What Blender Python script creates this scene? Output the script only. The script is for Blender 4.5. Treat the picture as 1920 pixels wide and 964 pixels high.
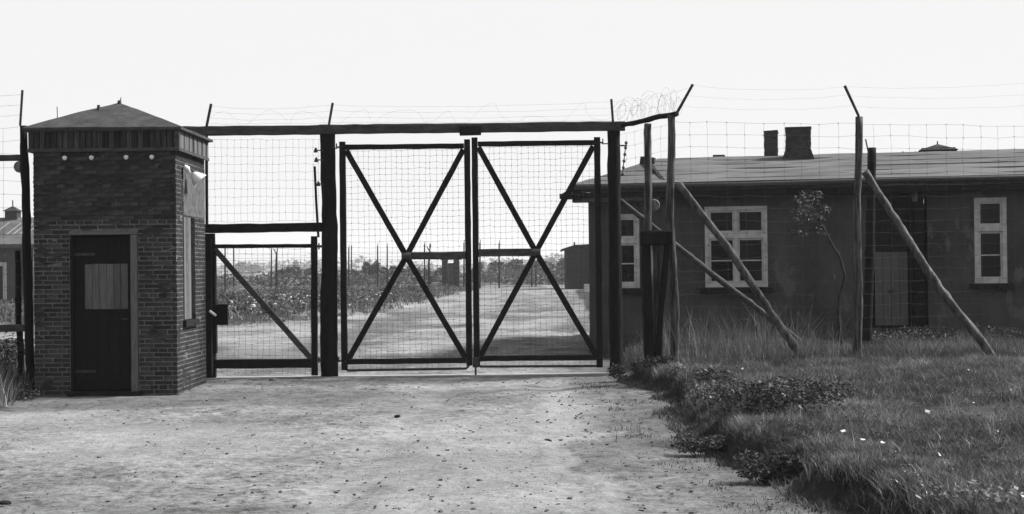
import bpy, math, random
import numpy as np
from mathutils import Vector, Matrix, noise as mnoise
random.seed(7); RNG = np.random.default_rng(7)
sc = bpy.context.scene
for o in list(bpy.data.objects): bpy.data.objects.remove(o)

# ------------------------------------------------------------------ camera, world, sun, exposure
FPX = 2750.0                       # focal length in pixels of the 1920 px wide photograph
EYE = 1.65
cam_data = bpy.data.cameras.new('camera'); cam = bpy.data.objects.new('camera', cam_data)
sc.collection.objects.link(cam); sc.camera = cam
cam_data.sensor_width = 36; cam_data.lens = 36*FPX/1920
cam_data.clip_start = 0.1; cam_data.clip_end = 9000
CAMR = Matrix.Rotation(math.radians(90 + 0.48), 3, 'X') @ Matrix.Rotation(math.radians(-0.62), 3, 'Z')
cam.matrix_world = Matrix.Translation((0, 0, EYE)) @ CAMR.to_4x4()

SUN_ELEV, SUN_AZ = 44, 72          # azimuth measured from +Y (view direction) towards +X (right)
world = bpy.data.worlds.new('World'); sc.world = world; world.use_nodes = True
nt = world.node_tree; nt.nodes.clear()
wo = nt.nodes.new('ShaderNodeOutputWorld'); bg = nt.nodes.new('ShaderNodeBackground')
sky = nt.nodes.new('ShaderNodeTexSky'); sky.sky_type = 'NISHITA'; sky.sun_disc = False
sky.sun_elevation = math.radians(SUN_ELEV); sky.sun_rotation = math.radians(SUN_AZ)
sky.air_density = 1.0; sky.dust_density = 1.5; sky.ozone_density = 1.0; sky.altitude = 0
bw = nt.nodes.new('ShaderNodeRGBToBW')                       # black-and-white film
mn = nt.nodes.new('ShaderNodeMath'); mn.operation = 'MAXIMUM'; mn.inputs[1].default_value = 0.0
gn = nt.nodes.new('ShaderNodeMath'); gn.operation = 'MULTIPLY'; gn.inputs[1].default_value = 1.05
mx = nt.nodes.new('ShaderNodeMath'); mx.operation = 'MINIMUM'; mx.inputs[1].default_value = 3.0   # even bright veil of cloud
nt.links.new(sky.outputs[0], bw.inputs[0]); nt.links.new(bw.outputs[0], gn.inputs[0]); nt.links.new(gn.outputs[0], mn.inputs[0]); nt.links.new(mn.outputs[0], mx.inputs[0])
nt.links.new(mx.outputs[0], bg.inputs[0]); bg.inputs[1].default_value = 0.15
nt.links.new(bg.outputs[0], wo.inputs[0])
sl = bpy.data.lights.new('sun', 'SUN'); sl.energy = 4.9; sl.angle = math.radians(10); sl.color = (1, 1, 1)
so = bpy.data.objects.new('sun', sl); sc.collection.objects.link(so)
e, a = math.radians(SUN_ELEV), math.radians(SUN_AZ)
to_sun = Vector((math.sin(a)*math.cos(e), math.cos(a)*math.cos(e), math.sin(e)))
so.rotation_euler = to_sun.to_track_quat('Z', 'Y').to_euler()
sc.view_settings.view_transform = 'Standard'; sc.view_settings.look = 'None'
sc.view_settings.exposure = 1.0; sc.view_settings.gamma = 1; sc.view_settings.use_curve_mapping = False
try:
    sc.cycles.max_bounces = 6; sc.cycles.diffuse_bounces = 3; sc.cycles.volume_bounces = 1
except Exception: pass

# ------------------------------------------------------------------ measuring helpers
def ray(px, py): return (CAMR @ Vector(((px-960)/FPX, -(py-482)/FPX, -1))).normalized()
def P(px, py, Y):
    """a point measured at distance Y in front of the camera"""
    d = ray(px, py); return Vector((0, 0, EYE)) + d*(Y/d.y)
def G(px, py, z=0.0):
    d = ray(px, py); t = (z-EYE)/d.z; return Vector((0, 0, EYE)) + d*t

# ------------------------------------------------------------------ materials
def new_mat(name):
    m = bpy.data.materials.new(name); m.use_nodes = True
    n = m.node_tree; b = n.nodes['Principled BSDF']; return m, n, b
def N(nt_, t, **kw):
    x = nt_.nodes.new(t)
    for k, v in kw.items(): setattr(x, k, v)
    return x
def ramp(nt_, src, stops):
    r = N(nt_, 'ShaderNodeValToRGB'); el = r.color_ramp.elements
    while len(el) > 1: el.remove(el[-1])
    el[0].position = stops[0][0]; el[0].color = (stops[0][1],)*3+(1,)
    for p, v in stops[1:]:
        q = el.new(p); q.color = (v,)*3+(1,)
    nt_.links.new(src, r.inputs[0]); return r.outputs[0]
def gray_noise(name, lo, hi, scale=8, stretch=(1, 1, 1), rough=0.85, spec=0.2, bump=0.3, detail=6, bscale=None, lo_p=.3, hi_p=.7,
               metal=0.0, speck=None, per_object=0.0):
    m, n, b = new_mat(name)
    tc = N(n, 'ShaderNodeTexCoord'); mp = N(n, 'ShaderNodeMapping'); mp.inputs['Scale'].default_value = stretch
    n.links.new(tc.outputs['Object'], mp.inputs[0])
    nz = N(n, 'ShaderNodeTexNoise'); nz.inputs['Scale'].default_value = scale; nz.inputs['Detail'].default_value = detail
    nz.inputs['Roughness'].default_value = .6
    n.links.new(mp.outputs[0], nz.inputs['Vector'])
    col = ramp(n, nz.outputs[0], [(lo_p, lo), (hi_p, hi)])
    if speck:
        n2 = N(n, 'ShaderNodeTexNoise'); n2.inputs['Scale'].default_value = speck[0]; n2.inputs['Detail'].default_value = 4
        n.links.new(mp.outputs[0], n2.inputs['Vector'])
        f = ramp(n, n2.outputs[0], [(speck[1], 0), (speck[1]+.06, 1)])
        mxn = N(n, 'ShaderNodeMix', data_type='RGBA'); n.links.new(f, mxn.inputs[0]); n.links.new(col, mxn.inputs[6])
        mxn.inputs[7].default_value = (speck[2],)*3+(1,); col = mxn.outputs[2]
    if per_object:
        oi = N(n, 'ShaderNodeObjectInfo'); mr = N(n, 'ShaderNodeMapRange')
        mr.inputs[3].default_value = 1-per_object; mr.inputs[4].default_value = 1+per_object
        n.links.new(oi.outputs['Random'], mr.inputs[0])
        mm = N(n, 'ShaderNodeMix', data_type='RGBA', blend_type='MULTIPLY'); mm.inputs[0].default_value = 1
        n.links.new(col, mm.inputs[6]); n.links.new(mr.outputs[0], mm.inputs[7]); col = mm.outputs[2]
    n.links.new(col, b.inputs['Base Color'])
    b.inputs['Roughness'].default_value = rough; b.inputs['Specular IOR Level'].default_value = spec
    b.inputs['Metallic'].default_value = metal
    if bump:
        nb = N(n, 'ShaderNodeTexNoise'); nb.inputs['Scale'].default_value = bscale or scale*4; nb.inputs['Detail'].default_value = 5
        n.links.new(mp.outputs[0], nb.inputs['Vector'])
        bp = N(n, 'ShaderNodeBump'); bp.inputs['Strength'].default_value = bump; bp.inputs['Distance'].default_value = .02
        n.links.new(nb.outputs[0], bp.inputs['Height']); n.links.new(bp.outputs[0], b.inputs['Normal'])
    return m
def attr_mat(name, stops, rough=.8, spec=.2, attr='tone', transl=0.0):
    m, n, b = new_mat(name)
    at = N(n, 'ShaderNodeAttribute'); at.attribute_name = attr
    col = ramp(n, at.outputs['Fac'], stops); n.links.new(col, b.inputs['Base Color'])
    b.inputs['Roughness'].default_value = rough; b.inputs['Specular IOR Level'].default_value = spec
    if transl:
        tr = N(n, 'ShaderNodeBsdfTranslucent'); ms = N(n, 'ShaderNodeMixShader'); ms.inputs[0].default_value = transl
        n.links.new(col, tr.inputs[0]); n.links.new(b.outputs[0], ms.inputs[1]); n.links.new(tr.outputs[0], ms.inputs[2])
        n.links.new(ms.outputs[0], n.nodes['Material Output'].inputs[0])
    return m
M = {}
M['beam_wood'] = gray_noise('tarred beam wood', .025, .07, 5, (1, 4, 4), .85, .15, .7, speck=(40, .66, .09))
M['gate_wood'] = gray_noise('dark stained gate wood', .003, .011, 6, (2, 2, 2), .8, .15, .5, speck=(60, .7, .05))
M['post_wood'] = gray_noise('dark creosoted post', .003, .011, 5, (5, 5, .7), .85, .1, .7, speck=(50, .72, .05))
M['log_wood'] = gray_noise('weathered stripped log', .018, .12, 4, (6, 6, .5), .8, .2, .8, lo_p=.42, hi_p=.68)
M['brace_wood'] = gray_noise('weathered brace pole', .012, .11, 5, (3, 3, .9), .75, .25, .7, lo_p=.35, hi_p=.7)
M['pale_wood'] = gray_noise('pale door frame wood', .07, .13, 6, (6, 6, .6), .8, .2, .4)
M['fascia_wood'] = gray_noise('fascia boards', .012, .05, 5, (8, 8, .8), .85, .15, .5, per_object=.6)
M['panel_wood'] = gray_noise('weathered shutter planks', .055, .12, 6, (9, 9, .7), .85, .15, .4, per_object=.2)
M['black_door'] = gray_noise('black painted door', .002, .006, 8, rough=.7, spec=.12, bump=.2, speck=(70, .74, .06))
M['brick'] = gray_noise('dark red brick', .017, .052, 9, rough=.9, spec=.1, bump=.8, per_object=.45, speck=(30, .68, .08))
M['mortar'] = gray_noise('lime mortar', .075, .16, 14, rough=.95, spec=.05, bump=.8, speck=(3, .58, .03))
M['dark_mortar'] = gray_noise('darker upper pointing', .012, .05, 5, rough=.95, spec=.05, bump=.8, speck=(4, .62, .10))
M['plaster'] = gray_noise('rough cement render', .05, .11, 7, rough=.95, spec=.1, bump=.8)
M['roof_felt'] = gray_noise('sentry roof felt', .03, .065, 6, rough=.95, spec=.1, bump=.6, speck=(60, .72, .25))
M['barrack_wall'] = gray_noise('barracks painted wall', .034, .075, 1.3, (1, 1, .6), .92, .1, .6, detail=10, bscale=30, speck=(3.2, .6, .09))
M['barrack_roof'] = gray_noise('barracks tar paper', .05, .125, 1.6, (.35, 1, 1), .95, .1, .4, detail=10, bscale=20, speck=(5, .64, .10))
M['chimney'] = gray_noise('sooty chimney brick', .02, .055, 9, rough=.95, spec=.05, bump=.8)
M['white_paint'] = gray_noise('worn white window paint', .28, .5, 7, rough=.6, spec=.3, bump=.2)
M['porcelain'] = gray_noise('white porcelain', .5, .8, 10, rough=.3, spec=.5, bump=0)
M['iron'] = gray_noise('rusty iron', .02, .05, 20, rough=.8, spec=.3, bump=.2)
M['wire'] = gray_noise('rusty wire', .03, .07, 20, rough=.8, spec=.2, bump=0)
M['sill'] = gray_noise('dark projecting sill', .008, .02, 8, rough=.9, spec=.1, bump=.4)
M['concrete'] = gray_noise('pale concrete', .18, .32, 5, rough=.9, spec=.1, bump=.5)
M['stone'] = gray_noise('road stone', .04, .26, 15, rough=.95, spec=.1, bump=.3, per_object=.5)
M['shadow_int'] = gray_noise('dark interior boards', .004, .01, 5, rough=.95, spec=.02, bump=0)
M['far_wood'] = gray_noise('far dark boards', .004, .016, 1.5, (3, 3, .3), .95, .05, .2)
M['far_roof'] = gray_noise('far grey roof', .05, .11, .7, rough=.95, spec=.05, bump=.2)
M['trunk'] = gray_noise('tree bark', .02, .05, 6, rough=.95, spec=.05, bump=.4)
M['disc'] = gray_noise('mottled enamel disc', .05, .22, 18, rough=.6, spec=.3, bump=.2)
m, n, b = new_mat('dark window glass'); b.inputs['Base Color'].default_value = (.008,)*3+(1,); b.inputs['Roughness'].default_value = .08
b.inputs['Specular IOR Level'].default_value = .1
nz = N(n, 'ShaderNodeTexNoise'); nz.inputs['Scale'].default_value = 4; bp = N(n, 'ShaderNodeBump'); bp.inputs['Strength'].default_value = .08
n.links.new(nz.outputs[0], bp.inputs['Height']); n.links.new(bp.outputs[0], b.inputs['Normal']); M['glass'] = m
M['grass'] = attr_mat('grass blades', [(0, .035), (.45, .085), (.8, .17), (1, .34)], transl=.25)
M['weed'] = attr_mat('weed leaves', [(0, .015), (.6, .05), (.85, .13), (1, .26)], transl=.15)
M['pale_weed'] = attr_mat('pale weed leaves', [(0, .05), (.5, .16), (1, .4)], transl=.2)
M['foliage'] = attr_mat('tree foliage', [(0, .03), (.6, .085), (1, .17)], transl=.15)
M['flower'] = gray_noise('white petals', .35, .6, 10, rough=.7, bump=0)

# ground: one material driven by the painted ground kinds (grass 0..1, darker verge 0..1)
m, n, b = new_mat('gravel and soil ground'); M['ground'] = m
tc = N(n, 'ShaderNodeTexCoord')
def nz_(scale, det=6, vec=None, rgh=.6):
    x = N(n, 'ShaderNodeTexNoise'); x.inputs['Scale'].default_value = scale; x.inputs['Detail'].default_value = det
    x.inputs['Roughness'].default_value = rgh
    n.links.new(vec or tc.outputs['Object'], x.inputs['Vector']); return x.outputs[0]
def mixc(f, a_, b_, mode='MIX'):
    x = N(n, 'ShaderNodeMix', data_type='RGBA', blend_type=mode)
    if isinstance(f, float): x.inputs[0].default_value = f
    else: n.links.new(f, x.inputs[0])
    for s, v in ((6, a_), (7, b_)):
        if isinstance(v, float): x.inputs[s].default_value = (v,)*3+(1,)
        else: n.links.new(v, x.inputs[s])
    return x.outputs[2]
big = ramp(n, nz_(.45, 5), [(.33, .13), (.5, .185), (.66, .245)])
fine = ramp(n, nz_(9, 8, rgh=.75), [(.36, .25), (.46, .85), (.58, 1.2), (.7, 1.6)])
c = mixc(1.0, big, fine, 'MULTIPLY')
mid = ramp(n, nz_(2.2, 8, rgh=.7), [(.40, 1.08), (.54, .85), (.66, .5)])
c = mixc(1.0, c, mid, 'MULTIPLY')
sp = ramp(n, nz_(17, 4), [(.60, 0), (.66, 1)]); spm = ramp(n, nz_(1.3, 3), [(.42, .35), (.6, 1)])
spx = mixc(1.0, sp, spm, 'MULTIPLY'); c = mixc(spx, c, .09)
vr = N(n, 'ShaderNodeTexVoronoi'); vr.inputs['Scale'].default_value = 7; n.links.new(tc.outputs['Object'], vr.inputs['Vector'])
st = ramp(n, vr.outputs['Distance'], [(.07, 1), (.12, 0)]); stm = ramp(n, nz_(1.1, 2), [(.50, 0), (.56, 1)])
c = mixc(mixc(1.0, st, stm, 'MULTIPLY'), c, .08)
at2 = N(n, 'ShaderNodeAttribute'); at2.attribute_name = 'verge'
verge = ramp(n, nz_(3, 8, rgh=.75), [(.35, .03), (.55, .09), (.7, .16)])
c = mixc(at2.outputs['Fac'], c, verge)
at1 = N(n, 'ShaderNodeAttribute'); at1.attribute_name = 'grassy'
soil = ramp(n, nz_(1.6, 8, rgh=.7), [(.35, .014), (.6, .035), (.75, .08)])
c = mixc(at1.outputs['Fac'], c, soil)
at3 = N(n, 'ShaderNodeAttribute'); at3.attribute_name = 'pale'
c = mixc(at3.outputs['Fac'], c, ramp(n, nz_(.9, 6), [(.35, .23), (.65, .31)]))
n.links.new(c, b.inputs['Base Color']); b.inputs['Roughness'].default_value = .95; b.inputs['Specular IOR Level'].default_value = .1
bp = N(n, 'ShaderNodeBump'); bp.inputs['Strength'].default_value = .9; bp.inputs['Distance'].default_value = .05
n.links.new(nz_(11, 8, rgh=.7), bp.inputs['Height']); n.links.new(bp.outputs[0], b.inputs['Normal'])

# ------------------------------------------------------------------ building helpers
def tag(o, label=None, cat=None, group=None, kind=None):
    if label: o['label'] = label
    if cat: o['category'] = cat
    if group: o['group'] = group
    if kind: o['kind'] = kind
    return o
def empty(name, loc, label, cat, group=None):
    o = bpy.data.objects.new(name, None); sc.collection.objects.link(o); o.location = loc; o.empty_display_size = .2
    return tag(o, label, cat, group)
def wloc(p):
    v = Vector((0, 0, 0))
    while p: v += p.location; p = p.parent
    return v
class MB:
    def __init__(s): s.v = []; s.f = []
    def quad(s, *pts):
        k = len(s.v); s.v += [tuple(p) for p in pts]; s.f.append(tuple(range(k, k+len(pts)))); return s
    def box(s, c, size, R=None, jit=0.0):
        """box with a narrow chamfer look from jittered corners"""
        k = len(s.v); hx, hy, hz = [q/2 for q in size]; c = Vector(c)
        for x in (-hx, hx):
            for y in (-hy, hy):
                for z in (-hz, hz):
                    p = Vector((x+random.uniform(-jit, jit), y+random.uniform(-jit, jit), z+random.uniform(-jit, jit)))
                    s.v.append(tuple(c+(R @ p if R else p)))
        for f in ((0, 1, 3, 2), (4, 6, 7, 5), (0, 4, 5, 1), (2, 3, 7, 6), (0, 2, 6, 4), (1, 5, 7, 3)):
            s.f.append(tuple(k+i for i in f))
        return s
    def box2(s, lo, hi): return s.box([(a_+b_)/2 for a_, b_ in zip(lo, hi)], [abs(b_-a_) for a_, b_ in zip(lo, hi)])
    def tube(s, pts, rad, seg=8, cap=True, wob=0.0, knots=False):
        pts = [Vector(p) for p in pts]; k0 = len(s.v); nP = len(pts)
        rad = rad if isinstance(rad, (list, tuple)) else [rad]*nP
        up = Vector((.31, .17, .93)); ph = random.uniform(0, 6)
        for i, p in enumerate(pts):
            t = (pts[min(i+1, nP-1)]-pts[max(i-1, 0)]).normalized()
            a1 = t.cross(up)
            if a1.length < .15: a1 = t.cross(Vector((1, 0, .1)))
            a1.normalize(); a2 = t.cross(a1)
            for j in range(seg):
                an = 2*math.pi*j/seg
                r = rad[i]*(1+wob*mnoise.noise(Vector((math.cos(an)*1.3+ph, math.sin(an)*1.3, i*.9+ph))))
                s.v.append(tuple(p+a1*math.cos(an)*r+a2*math.sin(an)*r))
        for i in range(nP-1):
            for j in range(seg):
                j2 = (j+1) % seg
                s.f.append((k0+i*seg+j, k0+(i+1)*seg+j, k0+(i+1)*seg+j2, k0+i*seg+j2))
        if cap:
            s.f.append(tuple(k0+j for j in range(seg)))
            s.f.append(tuple(k0+(nP-1)*seg+j for j in reversed(range(seg))))
        return s
    def log(s, p0, p1, r0, r1, rings=14, seg=12, bend=.02, wob=.22):
        p0 = Vector(p0); p1 = Vector(p1); d = (p1-p0); ph = random.uniform(0, 90)
        pts = []; rr = []
        for i in range(rings+1):
            t = i/rings
            off = Vector((mnoise.noise((ph, t*2.2, 0)), mnoise.noise((ph+9, t*2.2, 3)), mnoise.noise((ph+20, t*2.2, 5))))*bend*math.sin(math.pi*t)*2
            pts.append(p0+d*t+off); rr.append((r0+(r1-r0)*t)*(1+.10*mnoise.noise((ph, t*9, 7))))
        return s.tube(pts, rr, seg, True, wob)
    def timber(s, p0, p1, w, h, rough=.004, steps=None, up=(0, 0, 1)):
        """squared timber from p0 to p1; w across (world Y for timbers in the gate plane), h the other way; worn arrises"""
        p0 = Vector(p0); p1 = Vector(p1); t = (p1-p0).normalized(); side = Vector((0, 1, 0))
        if abs(t.dot(side)) > .9: side = Vector((1, 0, 0))
        hh = t.cross(side).normalized(); side = hh.cross(t).normalized()
        L = (p1-p0).length; steps = steps or max(2, int(L/.18)); k = len(s.v); cz = min(w, h)*.10
        ring = [(-w/2+cz, -h/2), (w/2-cz, -h/2), (w/2, -h/2+cz), (w/2, h/2-cz), (w/2-cz, h/2), (-w/2+cz, h/2), (-w/2, h/2-cz), (-w/2, -h/2+cz)]
        for i in range(steps+1):
            p = p0+(p1-p0)*i/steps
            for a1, b1 in ring:
                s.v.append(tuple(p+side*(a1+random.uniform(-rough, rough))+hh*(b1+random.uniform(-rough, rough))))
        for i in range(steps):
            for j in range(8):
                j2 = (j+1) % 8; s.f.append((k+i*8+j, k+i*8+j2, k+(i+1)*8+j2, k+(i+1)*8+j))
        s.f.append(tuple(k+j for j in reversed(range(8)))); s.f.append(tuple(k+steps*8+j for j in range(8)))
        return s
    def build(s, name, mat, parent=None, smooth=False, **t):
        me = bpy.data.meshes.new(name); off = wloc(parent) if parent else Vector((0, 0, 0))
        me.from_pydata([(v[0]-off.x, v[1]-off.y, v[2]-off.z) for v in s.v], [], s.f)
        me.materials.append(M[mat] if isinstance(mat, str) else mat)
        if smooth: me.polygons.foreach_set('use_smooth', [True]*len(me.polygons))
        me.update(); o = bpy.data.objects.new(name, me); sc.collection.objects.link(o)
        if parent: o.parent = parent
        tag(o, **t); return o
def np_mesh(name, V, F, mat, tone=None, parent=None, attrs=None):
    """triangles or quads from numpy arrays, with per-vertex float attributes"""
    me = bpy.data.meshes.new(name); nv = len(V); nf, k = F.shape
    if parent: V = V-np.array(wloc(parent))
    me.vertices.add(nv); me.vertices.foreach_set('co', V.astype(np.float32).ravel())
    me.loops.add(nf*k); me.loops.foreach_set('vertex_index', F.astype(np.int32).ravel())
    me.polygons.add(nf); me.polygons.foreach_set('loop_start', np.arange(0, nf*k, k, dtype=np.int32))
    me.polygons.foreach_set('loop_total', np.full(nf, k, dtype=np.int32))
    me.update(calc_edges=True)
    for nm, arr in ({'tone': tone} if tone is not None else {} | (attrs or {})).items() if attrs is None else attrs.items():
        at = me.attributes.new(nm, 'FLOAT', 'POINT'); at.data.foreach_set('value', arr.astype(np.float32))
    me.materials.append(M[mat]); o = bpy.data.objects.new(name, me); sc.collection.objects.link(o)
    if parent: o.parent = parent
    return o

# ------------------------------------------------------------------ terrain
def poly_sd(X, Y, poly):
    """signed distance to a polygon, positive inside"""
    d = np.full(X.shape, 1e9); ins = np.zeros(X.shape, bool)
    for (x0, y0), (x1, y1) in zip(poly, poly[1:]+poly[:1]):
        ex, ey = x1-x0, y1-y0; L = ex*ex+ey*ey+1e-12
        t = np.clip(((X-x0)*ex+(Y-y0)*ey)/L, 0, 1)
        d = np.minimum(d, np.hypot(X-x0-ex*t, Y-y0-ey*t))
        c_ = ((y0 > Y) != (y1 > Y)) & (X < (x1-x0)*(Y-y0)/(y1-y0+1e-12)+x0); ins ^= c_
    return np.where(ins, d, -d)
def gp(pts): return [tuple(G(x, y)[:2]) for x, y in pts]
BANK = gp([(1075, 543), (1092, 566), (1108, 600), (1150, 690), (1172, 722), (1240, 738), (1262, 772), (1300, 822), (1370, 872), (1460, 890), (1545, 935), (1640, 975), (1760, 1040), (1900, 1150)]) + [(30, 5.0), (300, 5.0), (300, 150)]
FIELD = gp([(300, 618), (400, 613), (600, 602), (700, 588), (800, 563), (885, 543), (900, 536)]) + [(-6, 200), (-300, 200), (-300, 46)]
LEFTG = gp([(70, 640), (68, 738), (40, 752), (10, 772), (-60, 790), (-400, 830)]) + [(-60, 12), (-60, 33)]
def smooth(t): t = np.clip(t, 0, 1); return t*t*(3-2*t)
def vnoise(X, Y, s, seed=0):
    """cheap smooth value noise"""
    r = np.random.default_rng(seed).random((256, 256)); x = X*s+1000; y = Y*s+1000
    xi = np.floor(x).astype(int); yi = np.floor(y).astype(int); fx = x-xi; fy = y-yi
    fx = fx*fx*(3-2*fx); fy = fy*fy*(3-2*fy)
    g = lambda i, j: r[i % 256, j % 256]
    return (g(xi, yi)*(1-fx)+g(xi+1, yi)*fx)*(1-fy)+(g(xi, yi+1)*(1-fx)+g(xi+1, yi+1)*fx)*fy
def fields(X, Y):
    wob = (vnoise(X, Y, 1.4, 1)-.5)*.7+(vnoise(X, Y, 5, 2)-.5)*.22
    sb = poly_sd(X, Y, BANK)+wob*.55
    sf = poly_sd(X, Y, FIELD)+wob*2.5
    sg = poly_sd(X, Y, LEFTG)+wob*.5
    h = .03*(vnoise(X, Y, .5, 3)-.5)+.026*(vnoise(X, Y, 2.4, 4)-.5)+.018*(vnoise(X, Y, 7, 5)-.5)+.008*(vnoise(X, Y, 15, 8)-.5)*(Y<24)
    near = np.clip(1-(Y-40)/30, 0, 1)
    lift = .25+.05*(vnoise(X, Y, .8, 6)-.5)+.06*(vnoise(X, Y, 3, 7)-.5)
    back = np.where(Y > 22.2, .4+.6*smooth((X-1.9)/.6), 1.0)
    h = h+lift*smooth(sb/.3)*near*back
    h = h+.22*smooth(sf/1.2)*np.clip(1-(Y-60)/40, 0, 1)
    h = h+.08*smooth(sg/.5)
    h = h+.05*smooth((Y-24)/30)*0
    return sb, sf, sg, h
ys = np.concatenate([np.arange(4, 9, .25), np.arange(9, 24, .055), np.arange(24, 40, .14), np.arange(40, 60, .4), 60*np.exp(np.linspace(0, math.log(1600/60), 90))])
xs1 = np.concatenate([np.arange(0, 9.5, .06), np.arange(9.5, 30, .35), 30*np.exp(np.linspace(0, math.log(1250/30), 45))])
xs = np.concatenate([-xs1[::-1][:-1], xs1])
XX, YY = np.meshgrid(xs, ys); sb, sf, sg, H = fields(XX, YY)
far = YY > 190
grassy = np.maximum.reduce([smooth((sb+.02)/.10), smooth(sf/.6), smooth(sg/.25), np.where(far, .85, 0)])
beyond = smooth((YY-95)/60)*.65*(XX < 3+.0*YY)
grassy = np.maximum(grassy, beyond)
grassy = np.maximum(grassy, .5*smooth((.6*vnoise(XX, YY*.45, .5, 61)+.4*vnoise(XX, YY*.5, 2.2, 62)-.50)/.16)*(YY > 24)*(sf < .2))
grassy = np.maximum(grassy, np.where(YY > 150, .5+.4*vnoise(XX, YY, .05, 12), 0))
# darker verge beside the bank, darker band in front of the hut, pale worn wheel tracks
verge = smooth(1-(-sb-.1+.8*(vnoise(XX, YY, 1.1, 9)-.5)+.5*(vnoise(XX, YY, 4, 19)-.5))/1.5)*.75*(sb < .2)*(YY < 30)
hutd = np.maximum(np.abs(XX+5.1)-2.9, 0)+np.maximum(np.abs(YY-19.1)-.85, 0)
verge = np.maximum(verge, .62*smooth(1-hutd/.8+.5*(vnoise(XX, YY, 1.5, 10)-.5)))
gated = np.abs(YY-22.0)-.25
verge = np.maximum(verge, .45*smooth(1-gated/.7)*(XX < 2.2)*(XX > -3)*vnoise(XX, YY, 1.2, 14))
pale = .55*smooth((vnoise(XX, YY*.5, .55, 11)-.50)/.22)*(sb < -.8)*(verge < .2)
tr = np.exp(-((XX-(.55+.02*(YY-16)))/.25)**2)*(YY < 21.8)*(YY > 14.5)
tr2 = np.exp(-((XX-(-1.15+.03*(YY-16)))/.28)**2)*(YY < 21.8)
rid = np.exp(-((sb+1.55)/.10)**2)*(YY < 15.5)*(YY > 8)
pale = np.maximum.reduce([pale*.8, .6*tr, .35*tr2, .6*rid]); H = H-.02*(tr+tr2)*(YY < 21.8)+.02*rid
nr, ncx = XX.shape
idx = np.arange(nr*ncx).reshape(nr, ncx)
F = np.stack([idx[:-1, :-1], idx[:-1, 1:], idx[1:, 1:], idx[1:, :-1]], -1).reshape(-1, 4)
isg = (grassy > .5).ravel(); fg = isg[F].sum(1) >= 2
V = np.stack([XX, YY, H], -1).reshape(-1, 3)
A = {'grassy': grassy.ravel(), 'verge': verge.ravel(), 'pale': pale.ravel()}
def sub_mesh(name, sel):
    used = np.unique(F[sel]); mp_ = np.full(len(V), -1); mp_[used] = np.arange(len(used))
    o = np_mesh(name, V[used], mp_[F[sel]], 'ground', attrs={k: v[used] for k, v in A.items()})
    o.data.polygons.foreach_set('use_smooth', [True]*len(o.data.polygons)); o['kind'] = 'structure'; return o
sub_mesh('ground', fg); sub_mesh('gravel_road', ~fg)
def gh(x, y): return float(fields(np.array([[x]]), np.array([[y]]))[3][0, 0])

# ------------------------------------------------------------------ vegetation helpers
def blades(name, X, Y, Z, hgt, wid, lean, tone, mat='grass', parent=None):
    n_ = len(X); an = RNG.uniform(0, 2*math.pi, n_); la = RNG.uniform(0, 2*math.pi, n_)
    dx, dy = np.cos(an)*wid/2, np.sin(an)*wid/2
    lx, ly = np.cos(la)*lean*hgt, np.sin(la)*lean*hgt
    V_ = np.zeros((n_, 5, 3))
    V_[:, 0] = np.stack([X-dx, Y-dy, Z-.01], -1); V_[:, 1] = np.stack([X+dx, Y+dy, Z-.01], -1)
    V_[:, 2] = np.stack([X+lx*.35+dx*.8, Y+ly*.35+dy*.8, Z+hgt*.55], -1)
    V_[:, 3] = np.stack([X+lx*.35-dx*.8, Y+ly*.35-dy*.8, Z+hgt*.55], -1)
    V_[:, 4] = np.stack([X+lx, Y+ly, Z+hgt], -1)
    b0 = (np.arange(n_)*5)[:, None]
    T = np.concatenate([b0+np.array([[0, 1, 2]]), b0+np.array([[0, 2, 3]]), b0+np.array([[3, 2, 4]])], 1).reshape(-1, 3)
    return np_mesh(name, V_.reshape(-1, 3), T, mat, tone=np.repeat(tone, 5), parent=parent)
def leafcloud(name, centers, radii, n_, size, mat, parent, tone_c=.5, flat=.6):
    """many small leaf-sized quads through several clumps"""
    c_ = np.array(centers); r_ = np.array(radii); w = (r_.prod(1))**.67; k = RNG.choice(len(c_), n_, p=w/w.sum())
    d = RNG.normal(size=(n_, 3)); d /= np.linalg.norm(d, axis=1)[:, None]; rad = RNG.uniform(.15, 1, n_)**.45
    p = c_[k]+d*rad[:, None]*r_[k]
    u = RNG.normal(size=(n_, 3)); u[:, 2] *= flat; u /= np.linalg.norm(u, axis=1)[:, None]
    v = np.cross(u, RNG.normal(size=(n_, 3))); v /= np.linalg.norm(v, axis=1)[:, None]
    s = size*(.4+1.1*RNG.uniform(0, 1, n_)**2)[:, None]
    wd_ = RNG.uniform(.25, .6, n_)[:, None]; V_ = np.stack([p-u*s, p-v*s*wd_+u*s*.15, p+u*s, p+v*s*wd_], 1).reshape(-1, 3)
    F_ = np.arange(n_*4).reshape(-1, 4)
    clump = RNG.uniform(-.2, .2, len(c_))[k]
    tone = np.clip(tone_c+clump+RNG.normal(0, .2, n_), 0, 1)
    return np_mesh(name, V_, F_, mat, tone=np.repeat(tone, 4), parent=parent)

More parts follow.
